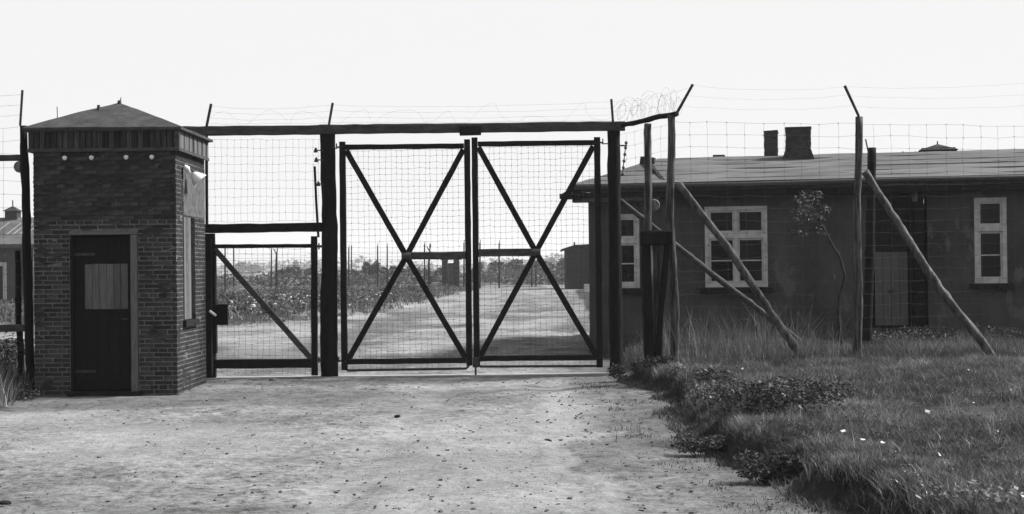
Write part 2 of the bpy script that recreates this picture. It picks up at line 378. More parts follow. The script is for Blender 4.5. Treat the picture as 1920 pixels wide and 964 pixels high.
# ------------------------------------------------------------------ guardhouse
YF, YB = 20.0, 21.9; XL, XR = -6.52, -4.58; ZT = 3.40
gh_root = empty('guardhouse', ((XL+XR)/2, (YF+YB)/2, 0), 'small dark brick guardhouse with shallow pyramid roof and closed black door', 'guardhouse')
def wall_holes(mb, O, u, width, height, nrm, holes, depth):
    """front face with rectangular openings and their reveals; nrm points inwards"""
    O = Vector(O); u = Vector(u); nrm = Vector(nrm); z = Vector((0, 0, 1))
    us = sorted({0, width, *[h_[0] for h_ in holes], *[h_[1] for h_ in holes]}); zs = sorted({0, height, *[h_[2] for h_ in holes], *[h_[3] for h_ in holes]})
    for a0, a1 in zip(us, us[1:]):
        for b0, b1 in zip(zs, zs[1:]):
            if any(h_[0] <= (a0+a1)/2 <= h_[1] and h_[2] <= (b0+b1)/2 <= h_[3] for h_ in holes): continue
            mb.quad(O+u*a0+z*b0, O+u*a1+z*b0, O+u*a1+z*b1, O+u*a0+z*b1)
    for a0, a1, b0, b1 in holes:
        c4 = [O+u*a0+z*b0, O+u*a1+z*b0, O+u*a1+z*b1, O+u*a0+z*b1]
        for i in range(4):
            p, q = c4[i], c4[(i+1) % 4]; mb.quad(p, p+nrm*depth, q+nrm*depth, q)
    return mb
z0 = -.06
def onF(px): return (px-960)*YF/FPX     # x on the front face
DX0, DX1 = -6.03, -5.10                 # door opening incl. frame
DZ1 = 2.235
WY0, WY1, WZ0, WZ1 = 20.42, 21.20, .95, 2.44
core = MB()
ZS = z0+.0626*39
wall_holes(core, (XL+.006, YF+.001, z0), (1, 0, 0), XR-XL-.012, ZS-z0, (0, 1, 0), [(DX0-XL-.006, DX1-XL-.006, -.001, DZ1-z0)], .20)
MB().quad((XL+.006, YF+.001, ZS), (XR-.006, YF+.001, ZS), (XR-.006, YF+.001, ZT), (XL+.006, YF+.001, ZT)).build('upper_wall_pointing', 'dark_mortar', gh_root)  # pointing above this course is darker than the mortar below
wall_holes(core, (XR-.0005, YF+.006, z0), (0, 1, 0), YB-YF-.012, ZT-z0, (-1, 0, 0), [(WY0-YF-.006, WY1-YF-.006, WZ0-z0, WZ1-z0)], .16)
core.quad((XL+.006, YB-.006, z0), (XL+.006, YF+.006, z0), (XL+.006, YF+.006, ZT), (XL+.006, YB-.006, ZT))
core.quad((XR-.0005, YB-.006, z0), (XL+.006, YB-.006, z0), (XL+.006, YB-.006, ZT), (XR-.006, YB-.006, ZT))
core.build('wall', 'mortar', gh_root)
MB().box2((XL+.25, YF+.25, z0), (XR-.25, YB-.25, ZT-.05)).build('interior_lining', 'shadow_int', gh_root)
# bricks
COURSE, BT = .0626, .0145
brick_mesh = {}
def brick_me(L, axis):
    key = (round(L, 3), axis, random.randrange(4))
    if key not in brick_mesh:
        hgt, dep = COURSE-BT, .028
        size = (L-BT, dep, hgt) if axis == 0 else (dep, L-BT, hgt)
        mb = MB().box((0, 0, 0), size, None, .0018)
        me = bpy.data.meshes.new('brick'); me.from_pydata(mb.v, [], mb.f); me.materials.append(M['brick']); brick_mesh[key] = me
    return brick_mesh[key]
rest = MB(); singles = 0
cand = []
nc = int((ZT-z0)/COURSE)
for ci in range(nc):
    zc = z0+COURSE*(ci+.5)
    for axis, (A0, A1) in ((0, (XL, XR)), (1, (YF, YB)), (2, (YF, YB))):
        kind = ci % 4
        L0 = .125 if kind == 2 else .25
        off = {0: 0, 1: -.125, 2: -.0625, 3: -.125+.0}[kind]+(.125 if (axis and kind != 2) else 0)*1.0
        x = A0+off-.25
        while x < A1:
            a0, a1 = max(x, A0), min(x+L0, A1); x += L0
            if a1-a0 < .045: continue
            segs = [(a0, a1)]
            hole = (DX0, DX1, -1, DZ1) if axis == 0 else ((WY0, WY1, WZ0, WZ1) if axis == 1 else (0, 0, 0, 0))
            if hole[2] < zc < hole[3]+.02:
                segs = [(a0, min(a1, hole[0])), (max(a0, hole[1]), a1)]
            for s0, s1 in segs:
                if s1-s0 < .04: continue
                if axis == 1 and 2.47 < zc < 3.14 and s0 > 20.42: continue       # rendered patch above the window
                cand.append((axis, (s0+s1)/2, zc, s1-s0))
cand.sort(key=lambda q: (q[0], -q[3], random.random()))
for axis, m_, zc, L in cand:
    jz = random.uniform(-.0015, .0015); pr = random.uniform(-.002, .004)
    if axis == 0: loc = Vector((m_, YF+.012-pr, zc+jz))
    elif axis == 1: loc = Vector((XR-.012+pr, m_+.0, zc+jz))
    else: loc = Vector((XL+.012-pr, m_, zc+jz))
    if singles < 300 and axis == 0 and zc < 3.33:
        o = bpy.data.objects.new('brick', brick_me(L, 0)); o.location = loc-gh_root.location; o.parent = gh_root
        sc.collection.objects.link(o); singles += 1
    else:
        hgt = COURSE-BT; rest.box(loc, (L-BT, .028, hgt) if axis == 0 else (.028, L-BT, hgt), None, .0018)
rest.build('brickwork', 'brick', gh_root, kind='stuff')
# rendered patch above the side window
pt = MB(); ny_, nz2 = 12, 8
for i in range(ny_):
    for j in range(nz2):
        def q_(i_, j_):
            return (XR+.010+.006*mnoise.noise((i_*.9, j_*.9, 2)), 20.43+(21.86-20.43)*i_/ny_, 2.455+(3.13-2.455)*j_/nz2)
        pt.quad(q_(i, j), q_(i+1, j), q_(i+1, j+1), q_(i, j+1))
pt.box2((XR-.02, 20.43, 2.455), (XR+.004, 21.86, 3.13))
pt.build('render_patch', 'plaster', gh_root)
# fascia: vertical boards between two rails, on front, right and left
FZ0, FZ1 = 3.325, 3.62; fo = .055
nb_f = 26
for i in range(nb_f):
    w_ = (XR-XL+2*fo)/nb_f; x = XL-fo+w_*(i+.5)
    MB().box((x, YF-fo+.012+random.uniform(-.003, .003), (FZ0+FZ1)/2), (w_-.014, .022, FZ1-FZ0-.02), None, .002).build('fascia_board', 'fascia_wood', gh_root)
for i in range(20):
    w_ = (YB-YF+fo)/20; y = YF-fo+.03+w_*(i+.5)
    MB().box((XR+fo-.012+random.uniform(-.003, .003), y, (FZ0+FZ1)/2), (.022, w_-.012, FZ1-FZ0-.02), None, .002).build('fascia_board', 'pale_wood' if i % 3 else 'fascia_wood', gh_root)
fr = MB()
for zz, hh in ((FZ0+.012, .045), (FZ1-.012, .04)):
    fr.box2((XL-fo-.012, YF-fo-.012, zz-hh/2), (XR+fo+.012, YF-fo+.004, zz+hh/2))
    fr.box2((XR+fo-.004, YF-fo+.006, zz-hh/2+.001), (XR+fo+.014, YB+.02, zz+hh/2-.001))
    fr.box2((XL-fo-.014, YF-fo+.006, zz-hh/2+.001), (XL-fo+.004, YB+.02, zz+hh/2-.001))
fr.box2((XR+fo-.05, YF-fo-.016, FZ0-.01), (XR+fo+.016, YF-fo+.05, FZ1+.004))
fr.build('fascia_frame', 'beam_wood', gh_root)
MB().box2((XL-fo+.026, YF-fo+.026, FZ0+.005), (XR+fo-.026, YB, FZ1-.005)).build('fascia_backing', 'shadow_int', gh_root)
# roof with slightly sagging felt
ap = Vector((-5.60, 20.95, 4.09)); ro = .11
c4 = [Vector((XL-ro, YF-ro, 3.645)), Vector((XR+ro, YF-ro, 3.635)), Vector((XR+ro, YB+ro, 3.64)), Vector((XL-ro, YB+ro, 3.645))]
rf = MB()
for i in range(4):
    a_, b_ = c4[i], c4[(i+1) % 4]; nn = 10
    def rp(s, t):
        q = (a_.lerp(b_, s)).lerp(ap, t); q.z += .012*math.sin(math.pi*t)+.012*mnoise.noise(q*3); return q
    for s in range(nn):
        for t in range(nn):
            rf.quad(rp(s/nn, t/nn), rp((s+1)/nn, t/nn), rp((s+1)/nn, (t+1)/nn), rp(s/nn, (t+1)/nn))
for i in range(4):
    a_, b_ = c4[i], c4[(i+1) % 4]; dn = Vector((0, 0, -.035)); rf.quad(a_, a_+dn, b_+dn, b_)
rf.quad(*[q+Vector((0, 0, -.035)) for q in reversed(c4)])
rf.build('roof', 'roof_felt', gh_root)
MB().tube([P(184, 212, 20.6), P(185, 197, 20.6)], [.022, .022], 8).build('vent_pipe', 'iron', gh_root)
MB().tube([ap+Vector((.02, -.03, -.04)), ap+Vector((.02, -.03, .03))], [.035, .025], 8).tube([ap+Vector((.03, -.03, .02)), ap+Vector((.045, -.03, .075))], [.01, .006], 6).build('roof_cap', 'iron', gh_root)
MB().tube([P(108, 233, 20.5), P(107, 200, 20.5)], .006, 6).build('roof_rod', 'iron', gh_root)
# door
dr = MB(); dy = YF+.055
JX0, JX1 = DX0+.0, DX1
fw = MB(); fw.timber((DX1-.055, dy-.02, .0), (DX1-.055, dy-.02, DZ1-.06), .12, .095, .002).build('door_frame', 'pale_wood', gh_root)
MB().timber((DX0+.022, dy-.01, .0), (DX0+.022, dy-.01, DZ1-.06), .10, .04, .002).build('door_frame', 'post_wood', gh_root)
MB().timber((DX0+.003, dy-.02, DZ1-.028), (DX1-.003, dy-.02, DZ1-.028), .12, .052, .002).build('door_lintel', 'pale_wood', gh_root)
MB().box2((DX0-.03, YF-.10, -.02), (DX1+.05, YF+.12, .045)).build('doorstep', 'sill', gh_root)
door = MB()
dl, drr = DX0+.045, DX1-.105
for i in range(5):
    w_ = (drr-dl)/5; door.box((dl+w_*(i+.5), dy+.03, 1.10), (w_-.006, .03, 2.06), None, .001)
door.box2((dl, dy+.01, .12), (drr, dy+.018, .24)); door.box2((dl, dy+.01, 1.00), (drr, dy+.018, 1.09)); door.box2((dl, dy+.01, 1.84), (drr, dy+.018, 1.95))
door.box2((dl, dy+.04, .06), (drr, dy+.06, 2.15))
dob = door.build('door', 'black_door', gh_root)
pz0, pz1 = 1.165, 1.785; pl, pr_ = onF(157), onF(238)
for i in range(6):
    w_ = (pr_-pl)/6; MB().box((pl+w_*(i+.5), dy+.002, (pz0+pz1)/2), (w_-.006, .02, pz1-pz0-random.uniform(0, .01)), None, .002).build('plank', 'panel_wood', dob)
MB().tube([(drr-.05, dy-.0, 1.03), (drr-.05, dy-.05, 1.03), (drr-.13, dy-.055, 1.03)], .009, 8).build('handle', 'iron', dob)
for zz in (.3, 1.9): MB().box2((dl, dy+.0, zz), (dl+.28, dy+.008, zz+.035)).build('hinge', 'iron', dob)
# side window: pale board shutter over the near part, dark opening beyond
wn = MB(); xw = XR
wn.box2((xw-.10, WY0+.002, WZ0+.04), (xw-.05, WY0+.06, WZ1)); wn.box2((xw-.10, WY1-.05, WZ0+.04), (xw-.05, WY1-.002, WZ1)); wn.box2((xw-.10, WY0+.06, WZ1-.05), (xw-.05, WY1-.05, WZ1-.002))
win = wn.build('window', 'gate_wood', gh_root)
MB().box2((xw-.14, WY0+.003, WZ0+.04), (xw-.12, WY1-.003, WZ1-.003)).build('pane', 'glass', win)
for i in range(3): MB().box((xw+.004, WY0+.075+i*.15, (WZ0+WZ1)/2+.02), (.02, .142, WZ1-WZ0-.06), None, .002).build('shutter_board', 'plaster' if i == 1 else 'pale_wood', win)
MB().box2((xw-.12, WY0-.05, WZ0-.05), (xw+.05, WY1+.05, WZ0+.03)).build('window_sill', 'sill', gh_root)
# porcelain insulators under the fascia
for px in (125, 175, 240, 288):
    c_ = Vector((onF(px), YF-.055, 3.235)); k = MB()
    k.tube([c_+Vector((0, 0, -.035)), c_+Vector((0, 0, -.015)), c_+Vector((0, 0, .012)), c_+Vector((0, 0, .025))], [.014, .030, .032, .012], 12)
    ins = k.build('insulator', 'porcelain', gh_root, True)
    MB().tube([c_+Vector((0, 0, .02)), c_+Vector((0, 0, .05)), c_+Vector((0, .06, .06))], .008, 6).build('hook', 'iron', ins)
# wall lamp
lr = empty('wall_lamp', (XR, 20.62, 2.95), 'white enamel lamp shade on a bracket high on the side wall of the guardhouse', 'wall lamp')
MB().tube([(XR-.01, 20.55, 3.10), (XR+.07, 20.55, 3.12), (XR+.12, 20.60, 3.07)], .014, 8).build('bracket', 'iron', lr)
MB().tube([(XR+.03, 20.40, 3.13), (XR+.07, 20.42, 3.10), (XR+.09, 20.46, 3.04)], [.035, .042, .02], 10).build('lamp_holder', 'porcelain', lr, True)
sc_ = Vector((XR+.10, 20.62, 3.05)); dirn = Vector((.55, .1, -.6)).normalized()
MB().tube([sc_, sc_+dirn*.03, sc_+dirn*.09, sc_+dirn*.15], [.03, .06, .095, .125], 16, False).build('lamp_shade', 'porcelain', lr, True)
MB().tube([sc_+dirn*.04, sc_+dirn*.08, sc_+dirn*.115], [.015, .035, .012], 10).build('bulb', 'concrete', lr, True)

# ------------------------------------------------------------------ gateway
YG = 22.7
def pg(px, py): return P(px, py, YG)
gw = empty('gateway', (pg(885, 700).x, YG, 0), 'tall dark timber gateway with a long overhead beam on two round posts', 'gateway')
def vpost(mb, px, top, r, Y=YG, base=None, r1=None):
    a_ = P(px, top, Y); x = a_.x; z_ = gh(x, Y)-.1; mb.log((x, Y, z_), a_, r, r1 or r*.93, 22, 14, .015, .14); return mb
vpost(MB(), 614, 250, .135, YG+.02, r1=.115).build('post', 'post_wood', gw, True, label='thick black round gate post between wicket and double gate')
vpost(MB(), 1151, 244, .105, YG+.02, r1=.098).build('post', 'post_wood', gw, True, label='black round gate post at the barracks side')
a_, b_ = pg(330, 246), pg(1171, 239)
zb = (a_.z+b_.z)/2
MB().timber((a_.x, YG-.05, zb), ((pg(600, 240)).x-.001, YG-.05, zb), .14, .142, .005).build('beam', 'beam_wood', gw)
MB().timber((pg(600, 240).x+.001, YG-.05, zb+.004), (b_.x, YG-.05, zb+.006), .14, .142, .005).build('beam', 'beam_wood', gw)
MB().box((pg(882, 247).x, YG-.06, zb-.045), (.33, .19, .12), None, .004).build('stop_block', 'gate_wood', gw)
for x0_, y0_, x1_, y1_ in ((386, 240, 396, 195), (615, 240, 624, 193), (1150, 234, 1146, 186)):
    MB().tube([P(x0_, y0_+4, YG-.1), P(x1_, y1_, YG-.22)], .021, 6, wob=.2).build('wire_bracket', 'iron', gw)
# thin left upright and transom above the wicket
MB().tube([P(387, 250, YG), P(388, 425, YG)], .025, 8).build('upright', 'gate_wood', gw)
MB().timber((P(379, 428, YG).x, YG, P(379, 429, YG).z), (P(603, 427, YG).x, YG, P(603, 426, YG).z), .12, .135, .005).build('transom', 'gate_wood', gw)
MB().timber((P(391, 450, YG).x, YG+.03, -.05), (P(391, 450, YG).x, YG+.03, P(391, 438, YG).z), .16, .17, .006).build('post', 'post_wood', gw, label='squared black post at the guardhouse end of the wicket')
def barbed(mb, pts, r=.0022, barb=.018, step=.11, seg=3):
    pts = [Vector(p) for p in pts]; mb.tube(pts, r, seg, False)
    if not barb: return
    acc = 0
    for p, q in zip(pts, pts[1:]):
        L = (q-p).length; t = step-acc
        while t < L:
            c_ = p.lerp(q, t/L); dv = Vector((random.uniform(-1, 1), random.uniform(-1, 1), random.uniform(-1, 1))).normalized()*barb
            mb.tube([c_-dv, c_+dv], r*1.2, 3, False); t += step
        acc = L-(t-step)
def sag(p, q, s=.02, k=8, jit=.004):
    p = Vector(p); q = Vector(q); out = []
    for i in range(k+1):
        t = i/k; v = p.lerp(q, t); v.z -= s*4*t*(1-t); v += Vector((random.uniform(-jit, jit), 0, random.uniform(-jit, jit))); out.append(v)
    return out
def net(p00, p10, p01, p11, nx, nz_n, r=.0022, jit=.012, barb=.012, over=True):
    """wire netting between four corners: nx vertical wires, nz_n strands, knotted where they cross"""
    mb = MB(); p00, p10, p01, p11 = map(Vector, (p00, p10, p01, p11))
    g = {}
    for i in range(nx+1):
        xj = random.uniform(-jit, jit)
        for j in range(nz_n+1):
            s, t = i/nx, j/nz_n
            v = p00.lerp(p10, s).lerp(p01.lerp(p11, s), t)
            v += Vector((xj*.8+random.uniform(-jit, jit)*.4, random.uniform(-.004, .004), random.uniform(-jit, jit)*.7)); g[i, j] = v
    for j in range(nz_n+1): mb.tube([g[i, j] for i in range(nx+1)], r, 3, False)
    for i in range(nx+1): mb.tube([g[i, j] for j in range(nz_n+1)], r*.95, 3, False)
    for (i, j), v in g.items():
        if random.random() < .75:
            dv = Vector((random.uniform(-1, 1), random.uniform(-.5, .5), random.uniform(-1, 1))).normalized()*barb
            mb.tube([v-dv, v+dv], r*2.2, 3, False)
    return mb
net(P(390, 262, YG), P(598, 262, YG), P(390, 416, YG), P(598, 414, YG), 17, 10, .0016, .014, .008).build('wire_netting', 'wire', gw, kind='stuff')
# strands and loose coil above the beam
cw = MB()
for yy, s in ((232, .0), (222, .02), (210, .03), (199, .04)):
    f = (240-yy)/45
    pts = []
    for (xa, ya, xb, yb) in ((386, 240, 396, 195), (615, 238, 624, 193), (1150, 234, 1146, 186)):
        pts.append(P(xa+(xb-xa)*f, ya+(yb-ya)*f, YG-.1-.12*f))
    for p, q in zip(pts, pts[1:]): barbed(cw, sag(p, q, s+.01, 14, .008), .0012, .010, .3)
def coil(mb, p, q, R_, turns, r=.0014, barb=.014):
    p = Vector(p); q = Vector(q); pts = []
    for i in range(int(turns*14)+1):
        t = i/(turns*14); an = t*turns*2*math.pi; c_ = p.lerp(q, t); rr = R_*(.85+.75*mnoise.noise((t*turns*2.3, 0, R_*40)))
        d = (q-p).normalized(); side = d.cross(Vector((0, 0, 1))).normalized()
        pts.append(c_+side*math.cos(an)*rr*.6+Vector((0, 0, 1))*math.sin(an)*rr+d*.22*mnoise.noise((t*turns*1.7, 3, R_*30))+Vector((0, 0, .10))*mnoise.noise((t*turns*.9, 8, 1)))
    barbed(mb, pts, r, barb, .16)
coil(cw, P(400, 222, YG-.1), P(1150, 212, YG-.1), .14, 9, .0010, .008)
cw.build('barbed_wire', 'wire', gw, kind='stuff')
# insulator rods hung on the posts
k = MB(); k.tube([P(590, 312, YG-.12), P(593, 380, YG-.12), P(597, 445, YG-.12)], .02, 8); k.build('conduit', 'gate_wood', gw)
for px, py in ((593, 300), (597, 345), (592, 282)):
    MB().tube([P(px, py+4, YG-.12), P(px, py, YG-.12), P(px, py-5, YG-.12)], [.035, .03, .012], 8).tube([P(px, py, YG-.12), P(606, py, YG-.08)], .01, 6).build('insulator', 'iron', gw)
kp = [P(1174, 268, YG-.1), P(1171, 290, YG-.1), P(1169, 310, YG-.1), P(1167, 330, YG-.1)]
kk = MB().tube(kp, .008, 6)
for i, t in enumerate((0, .15, .35, .55, .75, .95)):
    p = kp[0].lerp(kp[-1], t); kk.tube([p+Vector((0, 0, -.025)), p, p+Vector((0, 0, .025))], [.012, .028, .012], 8)
kk.tube([P(1158, 273, YG-.1), P(1176, 273, YG-.1)], .012, 6)
kk.build('insulator_string', 'iron', gw)

def leaf(name, label, L, R_, top, bot, mx_, my, near_post, hinge_px, mir):
    """one leaf of the double gate; L and R_ are stile centres (top x, bottom x)"""
    x_l, x_r = pg(L, 480).x, pg(R_, 480).x
    root = empty(name, (x_l if not mir else x_r, YG, 0), label, 'gate', 'two leaves of the closed double gate')
    xc = pg(mx_, my).x; zc = pg(mx_, my).z
    zt = pg((L+R_)/2, top).z; zb_ = pg((L+R_)/2, bot).z
    outer, inner = (x_l, x_r) if not mir else (x_r, x_l)
    MB().timber((outer, YG, .12), (outer, YG, zt+.085), .085, .095, .003).build('stile', 'gate_wood', root)
    MB().timber((inner, YG, .17), (inner, YG, zt+.10), .085, .092, .003).build('stile', 'gate_wood', root)
    s = .05
    MB().timber((x_l+s, YG, zt), (x_r-s, YG, zt+.0), .075, .078, .003).build('rail', 'gate_wood', root, label='top rail')
    MB().timber((x_l+s, YG, zb_), (x_r-s, YG, zb_), .08, .085, .003).build('rail', 'gate_wood', root, label='bottom rail')
    MB().timber((xc, YG-.03, zc), (inner-(.047 if not mir else -.047), YG-.03, zc+.0), .05, .115, .003).build('rail', 'beam_wood', root, label='short middle rail')
    w = .08
    for sx in (x_l+.06, x_r-.06):
        for (z1) in (zt-.05,):
            ox = x_r-.06 if sx < xc else x_l+.06
            dy = -.02 if sx < xc else .024
            MB().timber((sx, YG+dy, z1), (xc, YG+dy, zc), .035, .088, .003).build('brace', 'gate_wood', root)
            MB().timber((xc, YG+dy+.002, zc-.0), (ox, YG+dy+.002, zb_+.04), .035, .088, .003).build('brace', 'gate_wood', root)
    MB().tube([(xc-.07, YG-.062, zc), (xc+.07, YG-.062, zc)], .05, 8).build('joint_plate', 'iron', root)
    zk = zb_-.135
    pts = [(outer, YG-.02, zb_-.02), (outer, YG-.02, zk+.05), (outer+(.05 if not mir else -.05), YG-.02, zk), (inner-(.05 if not mir else -.05), YG-.02, zk+.01), (inner-(0.01 if not mir else -.01), YG-.02, zk+.05), (inner, YG-.02, zb_-.02)]
    MB().tube(pts, .019, 8).build('foot_bar', 'iron', root)
    net((x_l+.05, YG+.045, zk+.01), (x_r-.05, YG+.045, zk+.01), (x_l+.05, YG+.045, zt-.05), (x_r-.05, YG+.045, zt-.05), 21, 36, .0020, .014, .010).build('wire_netting', 'wire', root, kind='stuff')
    for zz in (zt, zb_+.02):
        sgn = -1 if not mir else 1
        MB().tube([(outer+sgn*.04, YG-.04, zz), (outer+sgn*.085, YG-.05, zz+.0), (outer+sgn*.085, YG-.05, zz+.055)], [.016, .016, .012], 8).tube([(outer+sgn*.07, YG-.04, zz-.02), (outer+sgn*.17, YG-.04, zz-.02)], .009, 6).build('hinge', 'iron', root)
    for bx, bz in ((x_l, zt), (x_r, zt), (x_l, zb_), (x_r, zb_), (xc-.02, zc+.01)):
        for dx in (-.016, .016): MB().tube([(bx+dx, YG-.05, bz+dx*.8), (bx+dx, YG-.062, bz+dx*.8)], .010, 6).build('bolt', 'iron', root)
    return root
lf = leaf('gate_leaf', 'left wire mesh gate leaf with crossed timber braces, hung on the thick round post', 644, 878, 275, 677, 762, 480, 0, 0, False)
rt = leaf('gate_leaf', 'right wire mesh gate leaf with crossed timber braces, beside the barracks', 892, 1122, 269, 671, 1005, 473, 0, 0, True)
xm = pg(892, 690).x
MB().tube([(xm, YG-.07, .30), (xm, YG-.07, -.02)], .016, 8).build('drop_bolt', 'iron', rt)
MB().box((xm, YG-.06, .22), (.09, .05, .16), None, .004).build('bolt_keeper', 'iron', rt)
# wicket gate
wk = empty('wicket_gate', (P(589, 700, YG).x, YG, 0), 'narrow wire mesh wicket gate with one diagonal brace and a black lock box', 'gate')
def T(x0_, y0_, x1_, y1_, w, h, name, mat='gate_wood', dy=0, **kw):
    return MB().timber(P(x0_, y0_, YG+dy), P(x1_, y1_, YG+dy), w, h, .003).build(name, mat, wk, **kw)
T(589, 443, 590, 704, .08, .095, 'stile'); T(389, 447, 391, 706, .085, .13, 'stile', dy=-.09)
T(399, 462, 583, 461, .06, .06, 'rail', label='top rail'); T(398, 683, 584, 681, .07, .14, 'rail', label='broad bottom rail')
T(403, 468, 583, 672, .04, .085, 'brace', 'beam_wood', dy=-.04)
T(400, 470, 402, 662, .10, .085, 'stile', dy=-.02)
MB().box(P(416, 590, YG-.08), (.19, .07, .32), None, .004).build('lock_box', 'black_door', wk)
MB().tube([P(393, 583, YG-.16), P(405, 592, YG-.16)], .02, 8).build('handle', 'porcelain', wk)
net(P(404, 700, YG+.04), P(584, 700, YG+.04), P(404, 466, YG+.04), P(584, 466, YG+.04), 16, 21, .0021, .018, .010).build('wire_netting', 'wire', wk, kind='stuff')
for py in (462, 675): MB().tube([P(594, py, YG-.05), P(606, py, YG-.05)], .02, 8).tube([P(598, py-6, YG-.05), P(598, py+6, YG-.05)], .012, 6).build('hinge', 'iron', wk)
# concrete threshold under the gates
th = MB(); xa, xb = pg(383, 700).x, pg(1146, 700).x; nn = 40
for i in range(nn):
    x0_, x1_ = xa+(xb-xa)*i/nn, xa+(xb-xa)*(i+1)/nn
    f = lambda x: .012*mnoise.noise((x*2, 0, 0))
    th.quad((x0_, YG-.16+f(x0_)*3, .026), (x1_, YG-.16+f(x1_)*3, .026), (x1_, YG+.20+f(x1_+9)*3, .026), (x0_, YG+.20+f(x0_+9)*3, .026))
    th.quad((x0_, YG-.16+f(x0_)*3, -.05), (x1_, YG-.16+f(x1_)*3, -.05), (x1_, YG-.16+f(x1_)*3, .026), (x0_, YG-.16+f(x0_)*3, .026))
th.build('threshold', 'concrete', kind='structure')

# ------------------------------------------------------------------ fence at the right
fr_ = empty('wire_fence', (2.3, 20.9, .2), 'tall barbed wire fence on stripped log posts with leaning braces on the grass bank', 'fence')
def fpost(px_t, py_t, px_b, Y, r, mat='log_wood', root=None, lab=None, bend=.03):
    t_ = P(px_t, py_t, Y); xb_ = P(px_b, 690, Y).x; zb2 = gh(xb_, Y)-.1
    return MB().log((xb_, Y, zb2), t_, r, r*.88, 26, 12, bend, .28).build('post', mat, root or fr_, True, label=lab)
fpost(1259, 216, 1264, 20.9, .062, lab='rough log corner post carrying the fence rail', bend=.03)
fpost(1214, 232, 1217, 21.3, .058, lab='crooked dark log post beside the gate')
fpost(1611, 219, 1607, 21.5, .062, lab='split pale log post standing in the grass')
p3x, p3y = 7.85, 22.1
MB().log((p3x, p3y, gh(p3x, p3y)-.1), (p3x, p3y, 3.84), .062, .055, 20, 12, .03, .28).build('post', 'log_wood', fr_, True)
MB().log(P(1168, 234, 22.5), P(1268, 214, 20.85), .04, .04, 10, 8, .02, .25).build('rail', 'post_wood', fr_, True)
MB().tube([P(1267, 216, 20.85), P(1299, 158, 20.7)], .022, 6, wob=.25).build('wire_bracket', 'iron', fr_)
MB().tube([P(1610, 218, 21.45), P(1584, 161, 21.3)], .02, 6, wob=.25).build('wire_bracket', 'iron', fr_)
def brace(xt, yt, Yt, xb_, yb_, Yb, r, mat='brace_wood', root=fr_, lab=None):
    t_ = P(xt, yt, Yt); q = P(xb_, yb_, Yb); d_ = (q-t_).normalized()
    return MB().log(q+d_*.12, t_, r*1.08, r*.86, 34, 12, .035, .32).build('brace', mat, root, True, label=lab)
brace(1273, 344, 20.85, 1504, 670, 21.2, .057)
brace(1622, 322, 21.4, 1866, 680, 20.7, .06)
brace(1160, 374, 22.8, 1508, 648, 24.2, .05, 'beam_wood', lab='darker pole brace running behind the fence')
def bay(pb0, pb1, ztop0, ztop1, nx, nzn, **kw):
    p00 = Vector((pb0[0], pb0[1], gh(*pb0)+.12)); p10 = Vector((pb1[0], pb1[1], gh(*pb1)+.12))
    return net(p00, p10, Vector((pb0[0], pb0[1], ztop0)), Vector((pb1[0], pb1[1], ztop1)), nx, nzn, **kw)
wp = {0: (P(1151, 690, 22.7).x+.1, 22.65), 1: (P(1217, 690, 21.3).x, 21.3), 2: (P(1262, 690, 20.9).x, 20.86), 3: (P(1608, 690, 21.5).x, 21.45), 4: (p3x, p3y-.05)}
bay(wp[0], wp[2], 3.70, 3.70, 6, 18, r=.0014, jit=.02, barb=.014).build('wire_strands', 'wire', fr_, kind='stuff')
bay(wp[2], wp[3], 3.72, 3.72, 10, 19, r=.0018, jit=.022, barb=.014).build('wire_strands', 'wire', fr_, kind='stuff')
bay(wp[3], wp[4], 3.72, 3.72, 10, 19, r=.0018, jit=.022, barb=.014).build('wire_strands', 'wire', fr_, kind='stuff')
cw = MB()
coil(cw, P(1158, 208, 22.4), P(1275, 190, 20.9), .19, 9, .0012, .02); coil(cw, P(1163, 212, 22.4), P(1272, 196, 20.9), .15, 12, .0012, .02)
for (x0_, y0_, Y0_), (x1_, y1_, Y1_) in [((1147, 190, 22.5), (1297, 162, 20.7)), ((1148, 208, 22.5), (1285, 184, 20.75)), ((1299, 160, 20.7), (1584, 163, 21.3)), ((1288, 180, 20.75), (1592, 178, 21.3)), ((1278, 198, 20.8), (1600, 198, 21.4)), ((1584, 163, 21.3), (1990, 150, 22.0)), ((1592, 180, 21.3), (1990, 172, 22.0)), ((1600, 200, 21.3), (1990, 192, 22.0))]:
    barbed(cw, sag(P(x0_, y0_, Y0_), P(x1_, y1_, Y1_), .06, 12, .008), .0009, .010, .3)
cw.build('barbed_wire', 'wire', fr_, kind='stuff')
# trestle of old timbers under the crooked post
ts = empty('timber_prop', (P(1230, 715, 20.75).x, 20.75, .05), 'black timber prop with a cap block and splayed legs beside the right gate post', 'timber prop')
YT = 20.75
def zg(px, Y): x = P(px, 700, Y).x; return gh(x, Y)-.08
MB().timber(P(1200, 447, YT), P(1259, 446, YT), .18, .21, .008).build('cap_block', 'post_wood', ts)
pb_ = P(1217, 716, YT); MB().timber((pb_.x, YT, zg(1217, YT)), P(1211, 460, YT), .13, .135, .012).build('leg', 'post_wood', ts)
MB().timber((P(1229, 700, YT).x, YT, zg(1229, YT)), P(1251, 460, YT), .09, .075, .008).build('leg', 'post_wood', ts)
MB().timber((P(1232, 700, YT+.06).x, YT+.07, zg(1232, YT)), P(1235, 460, YT+.07), .04, .15, .006).build('infill_board', 'log_wood', ts)
